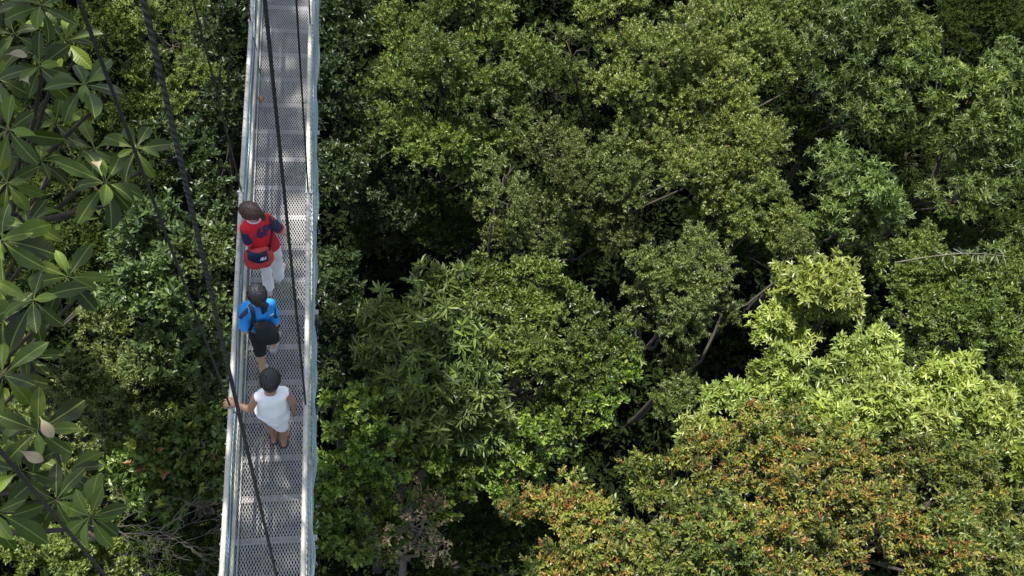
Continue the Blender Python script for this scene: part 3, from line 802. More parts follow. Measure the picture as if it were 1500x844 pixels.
#PEOPLE
# ------------------------------------------------------------------ people
def sph(m, c, r, rot=None, n=12):
    """ellipsoid into MB; r = (rx,ry,rz)"""
    c = Vector(c); b = len(m.v); rows = n
    if not hasattr(r, '__len__'): r = (r, r, r)
    for i in range(rows + 1):
        th = math.pi * i / rows
        for k in range(n * 2):
            ph = math.pi * k / n
            p = Vector((r[0] * math.sin(th) * math.cos(ph), r[1] * math.sin(th) * math.sin(ph), r[2] * math.cos(th)))
            if rot is not None: p = rot @ p
            m.v.append(tuple(c + p))
    N = n * 2
    for i in range(rows):
        for k in range(N):
            k2 = (k + 1) % N
            m.f.append((b + i * N + k, b + (i + 1) * N + k, b + (i + 1) * N + k2, b + i * N + k2))


def chain(m, pts, rad, flat_end=False):
    m.tube(pts, rad, 14)
    for i, (p, r) in enumerate(zip(pts, rad)):
        if flat_end and i == len(pts) - 1: continue
        sph(m, p, r * .995, n=8)


def loft(m, rings, n=32, hem=None, yaw=0.0):
    """rings: (x,y,z,rx,ry) top to bottom; closed solid"""
    b = len(m.v); cy, sy = math.cos(yaw), math.sin(yaw)
    for ri, (x, y, z, rx, ry) in enumerate(rings):
        for k in range(n):
            a = 2 * math.pi * k / n
            ex = abs(math.cos(a)) ** .85 * math.copysign(1, math.cos(a)) * rx; ey = abs(math.sin(a)) ** .85 * math.copysign(1, math.sin(a)) * ry
            zz = z + (hem(a) if hem and ri == len(rings) - 1 else 0)
            m.v.append((x + ex * cy - ey * sy, y + ex * sy + ey * cy, zz))
    for i in range(len(rings) - 1):
        for k in range(n):
            k2 = (k + 1) % n
            m.f.append((b + i * n + k, b + (i + 1) * n + k, b + (i + 1) * n + k2, b + i * n + k2))
    m.f.append(tuple(b + k for k in range(n)))
    e = b + (len(rings) - 1) * n
    m.f.append(tuple(e + k for k in range(n))[::-1])


def solid(m, name, mat, parent, voxel=.005, sm=3, wrinkle=0.0, wf=38, smooth=True):
    me0 = m.mesh('tmp')
    bm = bmesh.new(); bm.from_mesh(me0); bmesh.ops.remove_doubles(bm, verts=bm.verts, dist=1e-6)
    bmesh.ops.recalc_face_normals(bm, faces=bm.faces); bm.to_mesh(me0); bm.free()
    o = bpy.data.objects.new('tmp', me0); C.objects.link(o)
    md = o.modifiers.new('r', 'REMESH'); md.mode = 'VOXEL'; md.voxel_size = voxel
    s = o.modifiers.new('s', 'SMOOTH'); s.factor = .6; s.iterations = sm
    dg = bpy.context.evaluated_depsgraph_get(); dg.update()
    me = bpy.data.meshes.new_from_object(o.evaluated_get(dg)); me.name = name
    bpy.data.objects.remove(o)
    if wrinkle:
        n = len(me.vertices); v = np.empty(n * 3); me.vertices.foreach_get('co', v); v = v.reshape(-1, 3)
        nn = np.empty(n * 3); me.vertices.foreach_get('normal', nn); nn = nn.reshape(-1, 3)
        q = v + .02 * np.sin(v[:, [1, 2, 0]] * 23)
        d = np.sin(q @ np.array([wf, wf * .3, wf * .55])) * .5 + np.sin(q @ np.array([-wf * .6, wf * .4, wf * 1.1]) + 1) * .35 + np.sin(q @ np.array([wf * 1.6, wf, -wf * .8]) + 2) * .25
        me.vertices.foreach_set('co', (v + nn * (d * wrinkle)[:, None]).ravel())
    me.polygons.foreach_set('use_smooth', [smooth] * len(me.polygons)); me.update()
    me.materials.clear()
    return link(name, me, mat, parent)


def hand(m, wrist, fd, pn, side, curl, s=1.0, spread=.12):
    """palm and five fingers. fd finger direction, pn palm normal (out of the palm), side=+1 right hand"""
    fd = Vector(fd).normalized(); pn = Vector(pn); pn = (pn - pn.dot(fd) * fd).normalized()
    lat = fd.cross(pn) * side           # towards the thumb side
    wr = Vector(wrist)
    kn = wr + fd * .078 * s
    for i, o_ in enumerate((.027, .009, -.009, -.026)):
        k = kn + lat * o_ * s + fd * (-.004 * abs(i - 1.3)) * s
        m.tube([wr + lat * o_ * .6 * s, k], [.014 * s, .0115 * s], 8); sph(m, k, .0115 * s, n=6); sph(m, wr + lat * o_ * .6 * s, .014 * s, n=6)
        ln = (.069, .077, .071, .055)[i] * s
        p = k; a = curl[0] if hasattr(curl, '__len__') else curl
        d0 = (fd + lat * (spread * (1.5 - i) / 1.5)).normalized(); pts = [p]; an = 0
        for j, fr in enumerate((.46, .31, .23)):
            an += a * (1.0, .9, .6)[j] * (1 + .08 * (i - 1.5))
            dd = d0 * math.cos(an) + pn * math.sin(an)
            p = p + dd * ln * fr; pts.append(p)
        chain(m, pts, [.0092 * s, .0085 * s, .0078 * s, .0068 * s])
    t0 = wr + fd * .018 * s + lat * .024 * s
    d = (fd * .6 + lat * .75 + pn * .35).normalized(); t1 = t0 + d * .036 * s
    d = (fd * .85 + lat * .35 + pn * .55).normalized(); t2 = t1 + d * .03 * s; t3 = t2 + (fd * .8 + pn * .6 + lat * .1).normalized() * .024 * s
    chain(m, [t0, t1, t2, t3], [.014 * s, .011 * s, .0098 * s, .008 * s])


def head(m, c, face, s=1.0, tilt=None):
    """head with brow, nose, lips, chin and ears; returns rotation"""
    f = Vector(face).normalized(); u = Vector(tilt or (0, 0, 1)); u = (u - u.dot(f) * f).normalized(); r = f.cross(u)
    M = Matrix((r, f, u)).transposed()
    c = Vector(c)
    def P(x, y, z): return c + M @ Vector((x * s, y * s, z * s))
    sph(m, P(0, -.008, .02), (.073 * s, .092 * s, .085 * s), M, 14)
    sph(m, P(0, .012, -.035), (.058 * s, .068 * s, .068 * s), M, 12)
    sph(m, P(0, .05, -.075), (.026 * s, .024 * s, .02 * s), M, 8)        # chin
    sph(m, P(0, .075, .012), (.05 * s, .014 * s, .012 * s), M, 8)         # brow
    m.tube([P(0, .083, .004), P(0, .098, -.022)], [.007 * s, .0115 * s], 8); sph(m, P(0, .096, -.024), .0115 * s, n=6)
    sph(m, P(-.011, .09, -.027), .0075 * s, n=6); sph(m, P(.011, .09, -.027), .0075 * s, n=6)
    sph(m, P(0, .078, -.046), (.022 * s, .008 * s, .0045 * s), M, 8); sph(m, P(0, .077, -.054), (.019 * s, .008 * s, .005 * s), M, 8)
    for q in (-1, 1):
        sph(m, P(.074 * q, -.008, -.012), (.008 * s, .017 * s, .028 * s), M, 8)
        sph(m, P(.034 * q, .062, -.022), (.02 * s, .016 * s, .018 * s), M, 8)   # cheek
    return M, P


def eyes(P, s, parent):
    wm = bpy.data.materials.get('eye_white') or plain('eye_white', (.7, .68, .65), .2, var=.02)
    dm = bpy.data.materials.get('eye_iris') or plain('eye_iris', (.02, .012, .008), .15, var=.02)
    for q in (-1, 1):
        e = MB(); sph(e, P(.03 * q, .072, -.003), .0115 * s, n=8); eo = e.build('eye', wm, parent, True)
        i = MB(); sph(i, P(.03 * q, .0795, -.003), .0052 * s, n=8); i.build('iris', dm, eo, True)


def arm(m, sh, el, wr, s=1.0):
    sh, el, wr = Vector(sh), Vector(el), Vector(wr)
    chain(m, [sh, sh.lerp(el, .35), sh.lerp(el, .75), el], [.037 * s, .036 * s, .031 * s, .029 * s])
    chain(m, [el, el.lerp(wr, .3), el.lerp(wr, .7), wr], [.029 * s, .030 * s, .024 * s, .019 * s])


def leg(m, hp, kn, an, s=1.0):
    hp, kn, an = Vector(hp), Vector(kn), Vector(an)
    chain(m, [hp, hp.lerp(kn, .4), hp.lerp(kn, .8), kn], [.062 * s, .056 * s, .045 * s, .041 * s])
    bk = Vector((0, -.012, 0))
    chain(m, [kn, kn.lerp(an, .3) + bk, kn.lerp(an, .65) + bk * .4, an], [.041 * s, .045 * s, .034 * s, .027 * s])


def foot(m, an, d, s=1.0, pitch=0.0):
    an = Vector(an); d = Vector(d); d.z = 0; d.normalize(); lat = Vector((d.y, -d.x, 0))
    up_ = Vector((0, 0, 1)); dd = (d * math.cos(pitch) - up_ * math.sin(pitch))
    heel = an + Vector((0, 0, -.052)) - dd * .035
    chain(m, [an, an + Vector((0, 0, -.035)) - dd * .02], [.028 * s, .027 * s])
    sph(m, heel, .026 * s, n=8)
    chain(m, [heel, heel + dd * .075 + Vector((0, 0, .008)), heel + dd * .15], [.026 * s, .027 * s, .022 * s])
    for i, o_ in enumerate((.026, .009, -.004, -.016, -.027)):
        q = heel + dd * (.145 - .006 * i) + lat * o_ * s - Vector((0, 0, .008))
        chain(m, [heel + dd * .09 + lat * o_ * .8 * s, q, q + dd * (.045 - .005 * i)], [.014 * s, .012 * s, (.0115 if i == 0 else .0085) * s])


def bvh_of(*objs):
    vs = []; ps = []; o_ = 0
    for ob in objs:
        me = ob.data
        off = ob.matrix_world.translation if ob.parent is None else Vector((0, 0, 0))
        vs += [v.co + off for v in me.vertices]; ps += [tuple(i + o_ for i in p.vertices) for p in me.polygons]; o_ = len(vs)
    return BVHTree.FromPolygons(vs, ps)


def hit(b, px, py, lift=.003):
    d = ray(px, py).normalized(); h = b.ray_cast(Vector((0, 0, H)), d)
    if h[0] is None: return None, None
    n = h[1] if h[1].dot(d) < 0 else -h[1]
    return h[0] + n * lift, n


def strap(name, b, pix, width, mat, parent, lift=.004, th=.003, sub=6, after=None, before=None):
    """a webbing strap lying on a garment"""
    pp = []
    for i in range(len(pix) - 1):
        for k in range(sub):
            t = k / sub; pp.append((pix[i][0] + (pix[i + 1][0] - pix[i][0]) * t, pix[i][1] + (pix[i + 1][1] - pix[i][1]) * t))
    pp.append(pix[-1])
    P = []; N = []
    for q in pp:
        p, n = hit(b, *q, lift=lift)
        if p is not None: P.append(p); N.append(n)
    for q in (before or []): P.insert(0, Vector(q)); N.insert(0, N[0])
    for q in (after or []): P.append(Vector(q)); N.append(N[-1])
    # smooth
    for _ in range(2):
        P = [P[0]] + [(P[i - 1] + P[i] * 2 + P[i + 1]) / 4 for i in range(1, len(P) - 1)] + [P[-1]]
        N = [N[0]] + [((N[i - 1] + N[i] * 2 + N[i + 1]) / 4).normalized() for i in range(1, len(N) - 1)] + [N[-1]]
    m = MB()
    for i, (p, n) in enumerate(zip(P, N)):
        t = (P[min(i + 1, len(P) - 1)] - P[max(i - 1, 0)]).normalized(); s = t.cross(n).normalized()
        for a, c in ((-1, 0), (1, 0), (1, 1), (-1, 1)): m.v.append(tuple(p + s * width / 2 * a + n * th * (c - .3)))
        if i:
            o_ = i * 4
            for a in range(4):
                m.f.append((o_ - 4 + a, o_ - 4 + (a + 1) % 4, o_ + (a + 1) % 4, o_ + a))
    m.f.append((0, 1, 2, 3)); e = len(m.v) - 4; m.f.append((e + 3, e + 2, e + 1, e))
    return m.build(name, mat, parent)


def decal_text(txt, b, org, ex, ey, mat, parent, name, bold=.03, shear=0.0):
    cu = bpy.data.curves.new('t', 'FONT'); cu.body = txt; cu.size = 1; cu.offset = bold; cu.shear = shear
    cu.resolution_u = 3
    o = bpy.data.objects.new('t', cu); C.objects.link(o)
    dg = bpy.context.evaluated_depsgraph_get(); dg.update()
    me = bpy.data.meshes.new_from_object(o.evaluated_get(dg)); bpy.data.objects.remove(o)
    bm = bmesh.new(); bm.from_mesh(me)
    bmesh.ops.triangulate(bm, faces=bm.faces)
    for _ in range(2): bmesh.ops.subdivide_edges(bm, edges=bm.edges, cuts=1, use_grid_fill=True)
    w_ = max(v.co.x for v in bm.verts) or 1
    dead = []
    for v in bm.verts:
        px = org[0] + ex[0] * v.co.x / w_ + ey[0] * v.co.y; py = org[1] + ex[1] * v.co.x / w_ + ey[1] * v.co.y
        p, n = hit(b, px, py, .0025)
        if p is None: dead.append(v)
        else: v.co = p
    bmesh.ops.delete(bm, geom=dead, context='VERTS')
    bm.to_mesh(me); bm.free(); me.name = name; me.materials.clear()
    return link(name, me, mat, parent)


def skin_mat(name, col):
    m = plain(name, col, .48, var=.08, scale=14, spec=.4)
    b = m.node_tree.nodes['Principled BSDF']
    b.inputs['Subsurface Weight'].default_value = .12; b.inputs['Subsurface Radius'].default_value = (.01, .004, .002); b.inputs['Subsurface Scale'].default_value = 1
    return m


def hair_mat(name, col):
    m, t, b = new_mat(name)
    tc = t.nodes.new('ShaderNodeTexCoord'); mp = t.nodes.new('ShaderNodeMapping'); mp.inputs['Scale'].default_value = (260, 60, 60)
    nz = t.nodes.new('ShaderNodeTexNoise'); nz.inputs['Scale'].default_value = 1; nz.inputs['Detail'].default_value = 3
    t.links.new(tc.outputs['Object'], mp.inputs[0]); t.links.new(mp.outputs[0], nz.inputs['Vector'])
    cr = t.nodes.new('ShaderNodeValToRGB'); cr.color_ramp.elements[0].position = .35; cr.color_ramp.elements[1].position = .7
    cr.color_ramp.elements[0].color = (*[c * .5 for c in col], 1); cr.color_ramp.elements[1].color = (*[c * 1.6 for c in col], 1)
    t.links.new(nz.outputs[0], cr.inputs[0]); t.links.new(cr.outputs[0], b.inputs['Base Color'])
    bp = t.nodes.new('ShaderNodeBump'); bp.inputs['Strength'].default_value = .6; bp.inputs['Distance'].default_value = .004
    t.links.new(nz.outputs[0], bp.inputs['Height']); t.links.new(bp.outputs[0], b.inputs['Normal'])
    b.inputs['Roughness'].default_value = .38
    return m


def strands(m, c, M, P, n, r, rng, face_clear=True, s=1.0, length=.05, down=.6):
    for _ in range(n):
        d = rdir(rng, 1)[0]
        if d[1] > .25 and d[2] < .45: continue
        if d[2] < -.35: continue
        p = Vector(P(d[0] * .079, -.012 + d[1] * .098, .024 + d[2] * .092))
        t = M @ Vector((d[0] * .3 + rng.normal(0, .25), -.5 + rng.normal(0, .25), -down - .2))
        nrm = (M @ Vector(tuple(d))); t = (t - t.dot(nrm) * nrm).normalized()
        pts = [p - t * length * .5, p + nrm * .005, p + t * length * .5 + nrm * rng.uniform(-.002, .005)]
        m.tube([tuple(q) for q in pts], [r * .6, r, r * .2], 3, False)


SKIN_P = skin_mat('skin_light', (.58, .37, .27)); SKIN_B = skin_mat('skin_brown', (.38, .20, .125)); SKIN_M = skin_mat('skin_tan', (.52, .32, .22))
HAIR_BR = hair_mat('dark_brown_hair', (.06, .028, .018)); HAIR_BK = hair_mat('black_hair', (.014, .012, .013))
RED = plain('red_jersey', (.62, .018, .03), .75, var=.12, scale=11, bump=.6, spec=.25); NAVY = plain('navy_cloth', (.018, .022, .07), .65, var=.15, scale=30)
NAVYP = plain('navy_print', (.02, .02, .10), .55, var=.1); WHITE = plain('white_cotton', (.88, .88, .89), .8, var=.03, scale=10, bump=.7, spec=.25)
BLUESH = plain('bright_blue_jersey', (.02, .27, .72), .7, var=.12, scale=11, bump=.6, spec=.3); BLACK = plain('black_cloth', (.012, .012, .014), .75, var=.3, scale=30, bump=.2)
REDBAG = plain('red_nylon', (.62, .05, .045), .45, var=.15, scale=18, bump=.3); NAVYBAG = plain('navy_nylon', (.015, .02, .055), .35, var=.2, scale=18, bump=.3)
WEB = plain('black_webbing', (.018, .018, .02), .6, var=.2, scale=80); PRINTW = plain('white_print', (.78, .78, .78), .5, var=.02)
SHOEP = plain('pale_pink_shoe', (.62, .5, .52), .55, var=.12, scale=30); SHOEG = plain('grey_trainer', (.42, .38, .38), .6, var=.35, scale=45); SOLE = plain('dark_rubber', (.06, .055, .06), .6, var=.15)
NECKW = plain('pale_collar', (.7, .62, .68), .7, var=.05)
rngp = np.random.RandomState(12)


def body_common(m, pel, chest, neck, hd, face, s, shL, shR, tilt=None):
    pel, chest, neck = Vector(pel), Vector(chest), Vector(neck)
    chain(m, [neck + Vector((0, 0, -.03)), neck, Vector(hd) + Vector((0, 0, -.06))], [.042 * s, .042 * s, .042 * s])
    loft(m, [(neck.x, neck.y, neck.z - .01, .042, .038), (neck.x, neck.y, neck.z - .045, .085, .05), (chest.x, chest.y, chest.z + .06, .1, .065), (chest.x, chest.y, chest.z - .05, .098, .075),
             ((chest.x + pel.x) / 2, (chest.y + pel.y) / 2, (chest.z + pel.z) / 2 - .02, .088, .065), (pel.x, pel.y, pel.z + .03, .108, .08), (pel.x, pel.y, pel.z - .06, .108, .08), (pel.x, pel.y, pel.z - .1, .07, .06)], 24)
    for sh in (shL, shR): chain(m, [neck + Vector((0, 0, -.06)), Vector(sh) + Vector((0, 0, -.008))], [.03 * s, .036 * s])
    return head(m, hd, face, s, tilt)


# ============ person 1: white sleeveless top, hand on the rail
pw = bpy.data.objects  # alias
hd = Vector((-.535, 2.69, 1.432)); neck = Vector((-.54, 2.655, 1.30)); chest = Vector((-.545, 2.645, 1.12)); pel = Vector((-.56, 2.655, .80))
shL = Vector((-.652, 2.635, 1.235)); shR = Vector((-.432, 2.668, 1.24))
elL = at(366, 601, 1.03); wrL = at(347, 592, 1.045); elR = at(430, 589, 1.0); wrR = at(430, 601, .80)
hpL = Vector((-.625, 2.65, .78)); hpR = Vector((-.49, 2.66, .78))
anL = at(401, 641, .075); anR = at(416, 646, .075); anL = Vector((anL.x, anL.y + .02, .075)); anR = Vector((anR.x, anR.y + .02, .075))
knL = (hpL + anL) / 2 + Vector((0, .03, .02)); knR = (hpR + anR) / 2 + Vector((0, .03, .02))
m = MB(); Mh, Ph = body_common(m, pel, chest, neck, hd, (0.02, 1, -.25), .88, shL, shR)
arm(m, shL, elL, wrL, .95); arm(m, shR, elR, wrR, .95)
hw = Vector((-.865, wrL.y + .0, RH + .035))
fdv = Vector((-1, .12, .04))
hand(m, wrL, fdv, (0, 0, -1), -1, .62, .92, .35); hand(m, wrR, (.12, .15, -1), (-.9, -.2, 0), 1, .3, .9)
leg(m, hpL, knL, anL, .92); leg(m, hpR, knR, anR, .92); foot(m, anL, (.05, 1, 0), .92); foot(m, anR, (.1, 1, 0), .92)
W1 = solid(m, 'person', SKIN_B, None, .0036, 2)
tag(W1, 'short-haired person in white sleeveless top and sandals, one hand on the left rail', 'person', 'people walking along the bridge')
eyes(Ph, .88, W1)
m = MB(); sph(m, Ph(0, -.014, .026), (.069, .084, .079), Mh, 14); sph(m, Ph(0, -.045, -.02), (.059, .053, .061), Mh, 12)
strands(m, None, Mh, Ph, 700, .0045, rngp, length=.085)
solid(m, 'hair', HAIR_BK, W1, .0035, 1)
m = MB()
loft(m, [(neck.x, neck.y, 1.288, .052, .046), (neck.x, neck.y - .005, 1.27, .092, .056), (neck.x, neck.y - .008, 1.245, .116, .066), (chest.x, chest.y, 1.18, .108, .082), (chest.x, chest.y, 1.10, .116, .09),
         (-.55, 2.645, 1.02, .118, .09), (-.555, 2.645, .95, .126, .10), (-.56, 2.645, .915, .136, .112)], 36, hem=lambda a: .03 * math.sin(2 * a + .5))
for sh, sg in ((shL, -1), (shR, 1)): chain(m, [sh + Vector((-.05 * sg, 0, .006)), sh + Vector((-.016 * sg, 0, .0))], [.045, .043])
top = solid(m, 'sleeveless_top', WHITE, W1, .0055, 3, .0065, 26)
m = MB()
def hemz(a):
    # ragged, pointed hem
    return -.20 * max(0, math.cos(a + 1.15)) ** 6 - .05 * abs(math.sin(2.5 * a)) ** 2
loft(m, [(-.555, 2.65, .98, .11, .09), (-.55, 2.65, .88, .122, .104), (-.54, 2.65, .83, .118, .106), (-.525, 2.65, .79, .102, .10)], 40, hem=hemz)
solid(m, 'skirt', WHITE, W1, .0055, 2, .006, 40)
for an, nm in ((anL, 0), (anR, 1)):
    m = MB(); h_ = an + Vector((0, -.03, -.066))
    pts = []
    for t in np.linspace(0, 1, 12):
        pts.append((h_.x, h_.y - .035 + .25 * t, h_.z - .006))
    bm_ = MB(); n_ = len(pts)
    for i, p in enumerate(pts):
        t = i / (n_ - 1); wd = .043 * (math.sin(math.pi * min(1, max(.03, t * .9 + .08))) ** .45) * (1 + .15 * t)
        for sx, z_ in ((-1, -.008), (1, -.008), (1, .008), (-1, .008)): bm_.v.append((p[0] + sx * wd, p[1], p[2] + z_))
        if i:
            o_ = i * 4
            for a in range(4): bm_.f.append((o_ - 4 + a, o_ - 4 + (a + 1) % 4, o_ + (a + 1) % 4, o_ + a))
    bm_.f.append((0, 1, 2, 3)); e = len(bm_.v) - 4; bm_.f.append((e + 3, e + 2, e + 1, e))
    so_ = bm_.build('flip_flop', SOLE, W1)
    m.tube([(h_.x - .034, h_.y + .08, h_.z), (h_.x - .02, h_.y + .11, h_.z + .045), (h_.x, h_.y + .15, h_.z + .03)], .006, 6)
    m.tube([(h_.x + .034, h_.y + .08, h_.z), (h_.x + .02, h_.y + .11, h_.z + .045), (h_.x, h_.y + .15, h_.z + .03)], .006, 6)
    m.build('thong_strap', SOLE, so_, True)

# ============ person 2: red jersey
hd = at(366, 311, 1.43); neck = Vector((-.725, 4.235, 1.295)); chest = Vector((-.70, 4.235, 1.12)); pel = Vector((-.672, 4.27, .80))
shL = Vector((-.80, 4.185, 1.22)); shR = Vector((-.628, 4.262, 1.25))
elL = at(365, 357, 1.0); wrL = Vector((-.76, 4.33, .96)); elR = at(411, 337, 1.03); wrR = at(420, 344, .86)
anL = at(394, 417, .10); anR = at(408, 402, .08)
hpL = Vector((-.725, 4.26, .78)); hpR = Vector((-.618, 4.275, .78))
knL = (hpL + anL) / 2 + Vector((0, .05, .0)); knR = (hpR + anR) / 2 + Vector((.01, .05, .02))
m = MB(); Mh, Ph = body_common(m, pel, chest, neck, hd, (-.86, .45, -.42), .88, shL, shR, (-.25, 0, 1))
arm(m, shL, elL, wrL, .95); arm(m, shR, elR, wrR, .95)
hand(m, wrL, (.2, .9, .3), (.2, 0, -1), -1, .5, .9); hand(m, wrR, (wrR - elR), (-.7, -.3, -.5), 1, .45, .95)
leg(m, hpL, knL, anL, .88); leg(m, hpR, knR, anR, .88); foot(m, anL, (0, 1, 0), .9, .35); foot(m, anR, (.25, 1, 0), .9, 0)
W2 = solid(m, 'person', SKIN_P, None, .0036, 2)
tag(W2, 'person in red jersey with navy sleeves and white trousers, looking down over the left rail', 'person', 'people walking along the bridge')
eyes(Ph, .88, W2)
m = MB(); sph(m, Ph(0, -.016, .026), (.070, .085, .079), Mh, 14); sph(m, Ph(0, -.05, -.01), (.056, .049, .058), Mh, 12)
strands(m, None, Mh, Ph, 600, .0045, rngp, length=.085, down=.1)
p0 = Ph(0, -.1, .0); q = [p0, at(381, 312, 1.395), at(385, 317, 1.34), at(387, 322, 1.31)]
chain(m, q, [.022, .031, .028, .012])
hr = solid(m, 'hair', HAIR_BR, W2, .0035, 1)
m = MB(); c_ = at(376, 309, 1.43); sph(m, c_, (.018, .03, .03)); m.build('hair_band', WEB, hr, True)
yw = .38
m = MB()
loft(m, [(neck.x, neck.y, neck.z - .005, .058, .052), (neck.x, neck.y - .004, 1.272, .085, .06), (-.72, 4.225, 1.245, .106, .072), (-.71, 4.225, 1.18, .112, .088), (-.70, 4.235, 1.07, .116, .092), (-.69, 4.245, .96, .12, .097),
         (-.68, 4.26, .86, .132, .108), (-.675, 4.265, .80, .136, .112)], 36, yaw=yw, hem=lambda a: .02 * math.sin(a * 3))
mid = lambda a, b_, t: Vector(a).lerp(Vector(b_), t)
for sh, el in ((shL, elL), (shR, elR)): chain(m, [neck.lerp(sh, .6) + Vector((0, 0, -.03)), sh, mid(sh, el, .3)], [.04, .046, .045])
top2 = solid(m, 'jersey', RED, W2, .0055, 3, .006, 24)
for sh, el in ((shL, elL), (shR, elR)):
    m = MB(); a_, b_ = mid(sh, el, .12), mid(sh, el, .84)
    m.tube([a_, mid(a_, b_, .5), b_], [.052, .051, .047], 16)
    sl_ = solid(m, 'sleeve', NAVY, W2, .0055, 2, .003, 40)
    m = MB(); c_ = mid(sh, el, .9); m.tube([b_ - (c_ - b_) * .1, c_], [.0485, .0475], 16); m.build('sleeve_trim', RED, sl_, True)
m = MB()
for k in range(24):
    a = 2 * math.pi * k / 24; a2 = 2 * math.pi * (k + 1) / 24
    f_ = lambda t, z: (neck.x + .056 * math.cos(t), neck.y + .05 * math.sin(t), z)
    m.tube([f_(a, neck.z - .004), f_(a2, neck.z - .004)], .009, 6)
m.build('collar', NECKW, W2, True)
m = MB()
loft(m, [(pel.x, pel.y, .84, .11, .09), (pel.x, pel.y - .003, .76, .128, .102), (pel.x, pel.y, .70, .125, .1), (pel.x, pel.y, .66, .08, .08)], 30, yaw=.2)
for hp, kn, an in ((hpL, knL, anL), (hpR, knR, anR)):
    b_ = an + Vector((0, -.006, -.045))
    m.tube([hp, mid(hp, kn, .5), kn, mid(kn, b_, .5), b_], [.072, .066, .054, .052, .055], 18)
solid(m, 'trousers', WHITE, W2, .0055, 3, .006, 34)
for an, d, pt in ((anL, Vector((0, 1, 0)), .35), (anR, Vector((.25, 1, 0)).normalized(), 0)):
    m = MB(); hl = an + Vector((0, 0, -.055)) - d * .04
    dz = Vector((0, 0, -math.sin(pt)))
    chain(m, [hl, hl + (d + dz) * .06 + Vector((0, 0, .004)), hl + (d + dz) * .13, hl + (d + dz) * .185 - Vector((0, 0, .008))], [.033, .036, .035, .026])
    m.tube([hl + Vector((0, 0, -.022)) - d * .028, hl + (d + dz) * .1 - Vector((0, 0, .026)), hl + (d + dz) * .205 - Vector((0, 0, .026))], [.03, .034, .024], 10)
    solid(m, 'shoe', SHOEP, W2, .005, 2)
b2 = bvh_of(top2)
decal_text('6P', b2, (377.5, 349.5), (20.5, -8.5), (-5.5, -18), NAVYP, top2, 'printed_number', .05)

# shoulder bag on the back of the hip
bag = empty('shoulder_bag', tuple(at(383, 380, .78)), 'red shoulder bag with navy flap hanging behind the hip of the person in red', 'bag')
bc = at(382, 379, .84); bc = Vector((-.715, 4.095, .88)); bc = Vector((bc.x, bc.y, bc.z))
bR = Matrix.Rotation(.16, 3, 'Z') @ Matrix.Rotation(-.28, 3, 'X') @ Matrix.Rotation(-.12, 3, 'Y')
def bp_(x, y, z): return bc + bR @ Vector((x, y, z))
def pillow(m, w_, d_, h_, nz=10, nx_=14, cy=0, x0=0, z0=0, top=1.0):
    """soft rounded bag body: rings from top to bottom"""
    b = len(m.v); n = 28
    for i in range(nz + 1):
        t = i / nz; z = h_ / 2 - h_ * t; e = (1 - abs(2 * t - 1) ** 4) ** .5
        ww = w_ / 2 * (top + (1 - top) * min(1, t * 1.6)) * (.80 + .20 * e); dd_ = d_ / 2 * (.18 + .82 * e) * (.65 + .35 * t)
        for k in range(n):
            a = 2 * math.pi * k / n
            m.v.append(tuple(bp_(x0 + ww * math.copysign(abs(math.cos(a)) ** .6, math.cos(a)), cy + dd_ * math.copysign(abs(math.sin(a)) ** .6, math.sin(a)), z0 + z - .03 * (2 * math.cos(a) ** 2 - 1) * -1 * t)))
    for i in range(nz):
        for k in range(n): m.f.append((b + i * n + k, b + (i + 1) * n + k, b + (i + 1) * n + (k + 1) % n, b + i * n + (k + 1) % n))
    m.f.append(tuple(b + k for k in range(n))); m.f.append(tuple(b + nz * n + k for k in range(n))[::-1])
m = MB(); pillow(m, .262, .125, .205, top=.8); bb = solid(m, 'bag_body', REDBAG, bag, .005, 3, .003, 40)
bb.matrix_parent_inverse = Matrix.Translation(-Vector(bag.location))
b3 = bvh_of(bb)
# navy flap draped on the outer face
def patch_on(b, quad, nu, nv_, mat, name, parent, lift, sag=0):
    me_ = MB(); ok = {}
    for j in range(nv_ + 1):
        for i in range(nu + 1):
            u, v = i / nu, j / nv_
            a = Vector(quad[0]).lerp(Vector(quad[1]), u); c = Vector(quad[3]).lerp(Vector(quad[2]), u); q = a.lerp(c, v)
            q = q + Vector((0, sag * math.sin(math.pi * u)))
            p, n = hit(b, q.x, q.y, lift)
            if p is not None:
                ok[(i, j)] = len(me_.v); me_.v.append(tuple(p))
    for j in range(nv_):
        for i in range(nu):
            k = [(i, j), (i + 1, j), (i + 1, j + 1), (i, j + 1)]
            if all(t in ok for t in k): me_.f.append(tuple(ok[t] for t in k))
    o = me_.build(name, mat, parent, True)
    s_ = o.modifiers.new('t', 'SOLIDIFY'); s_.thickness = .004; s_.offset = 0
    return o
fl_ = patch_on(b3, [(361, 365.5), (391, 366), (393.5, 381), (364, 380)], 26, 14, NAVYBAG, 'flap', bag, .004, 5)
decal_text('FILA', bvh_of(fl_), (381, 382), (9, -2.4), (.4, -5.6), PRINTW, fl_, 'printed_mark', .06, .3)
for v in bpy.data.objects[-1:] if False else []: pass
strap('strap', bvh_of(top2, bb), [(394, 317), (397.5, 326), (398, 340), (396, 352), (395, 362), (394, 367)], .026, WEB, bag, .007)

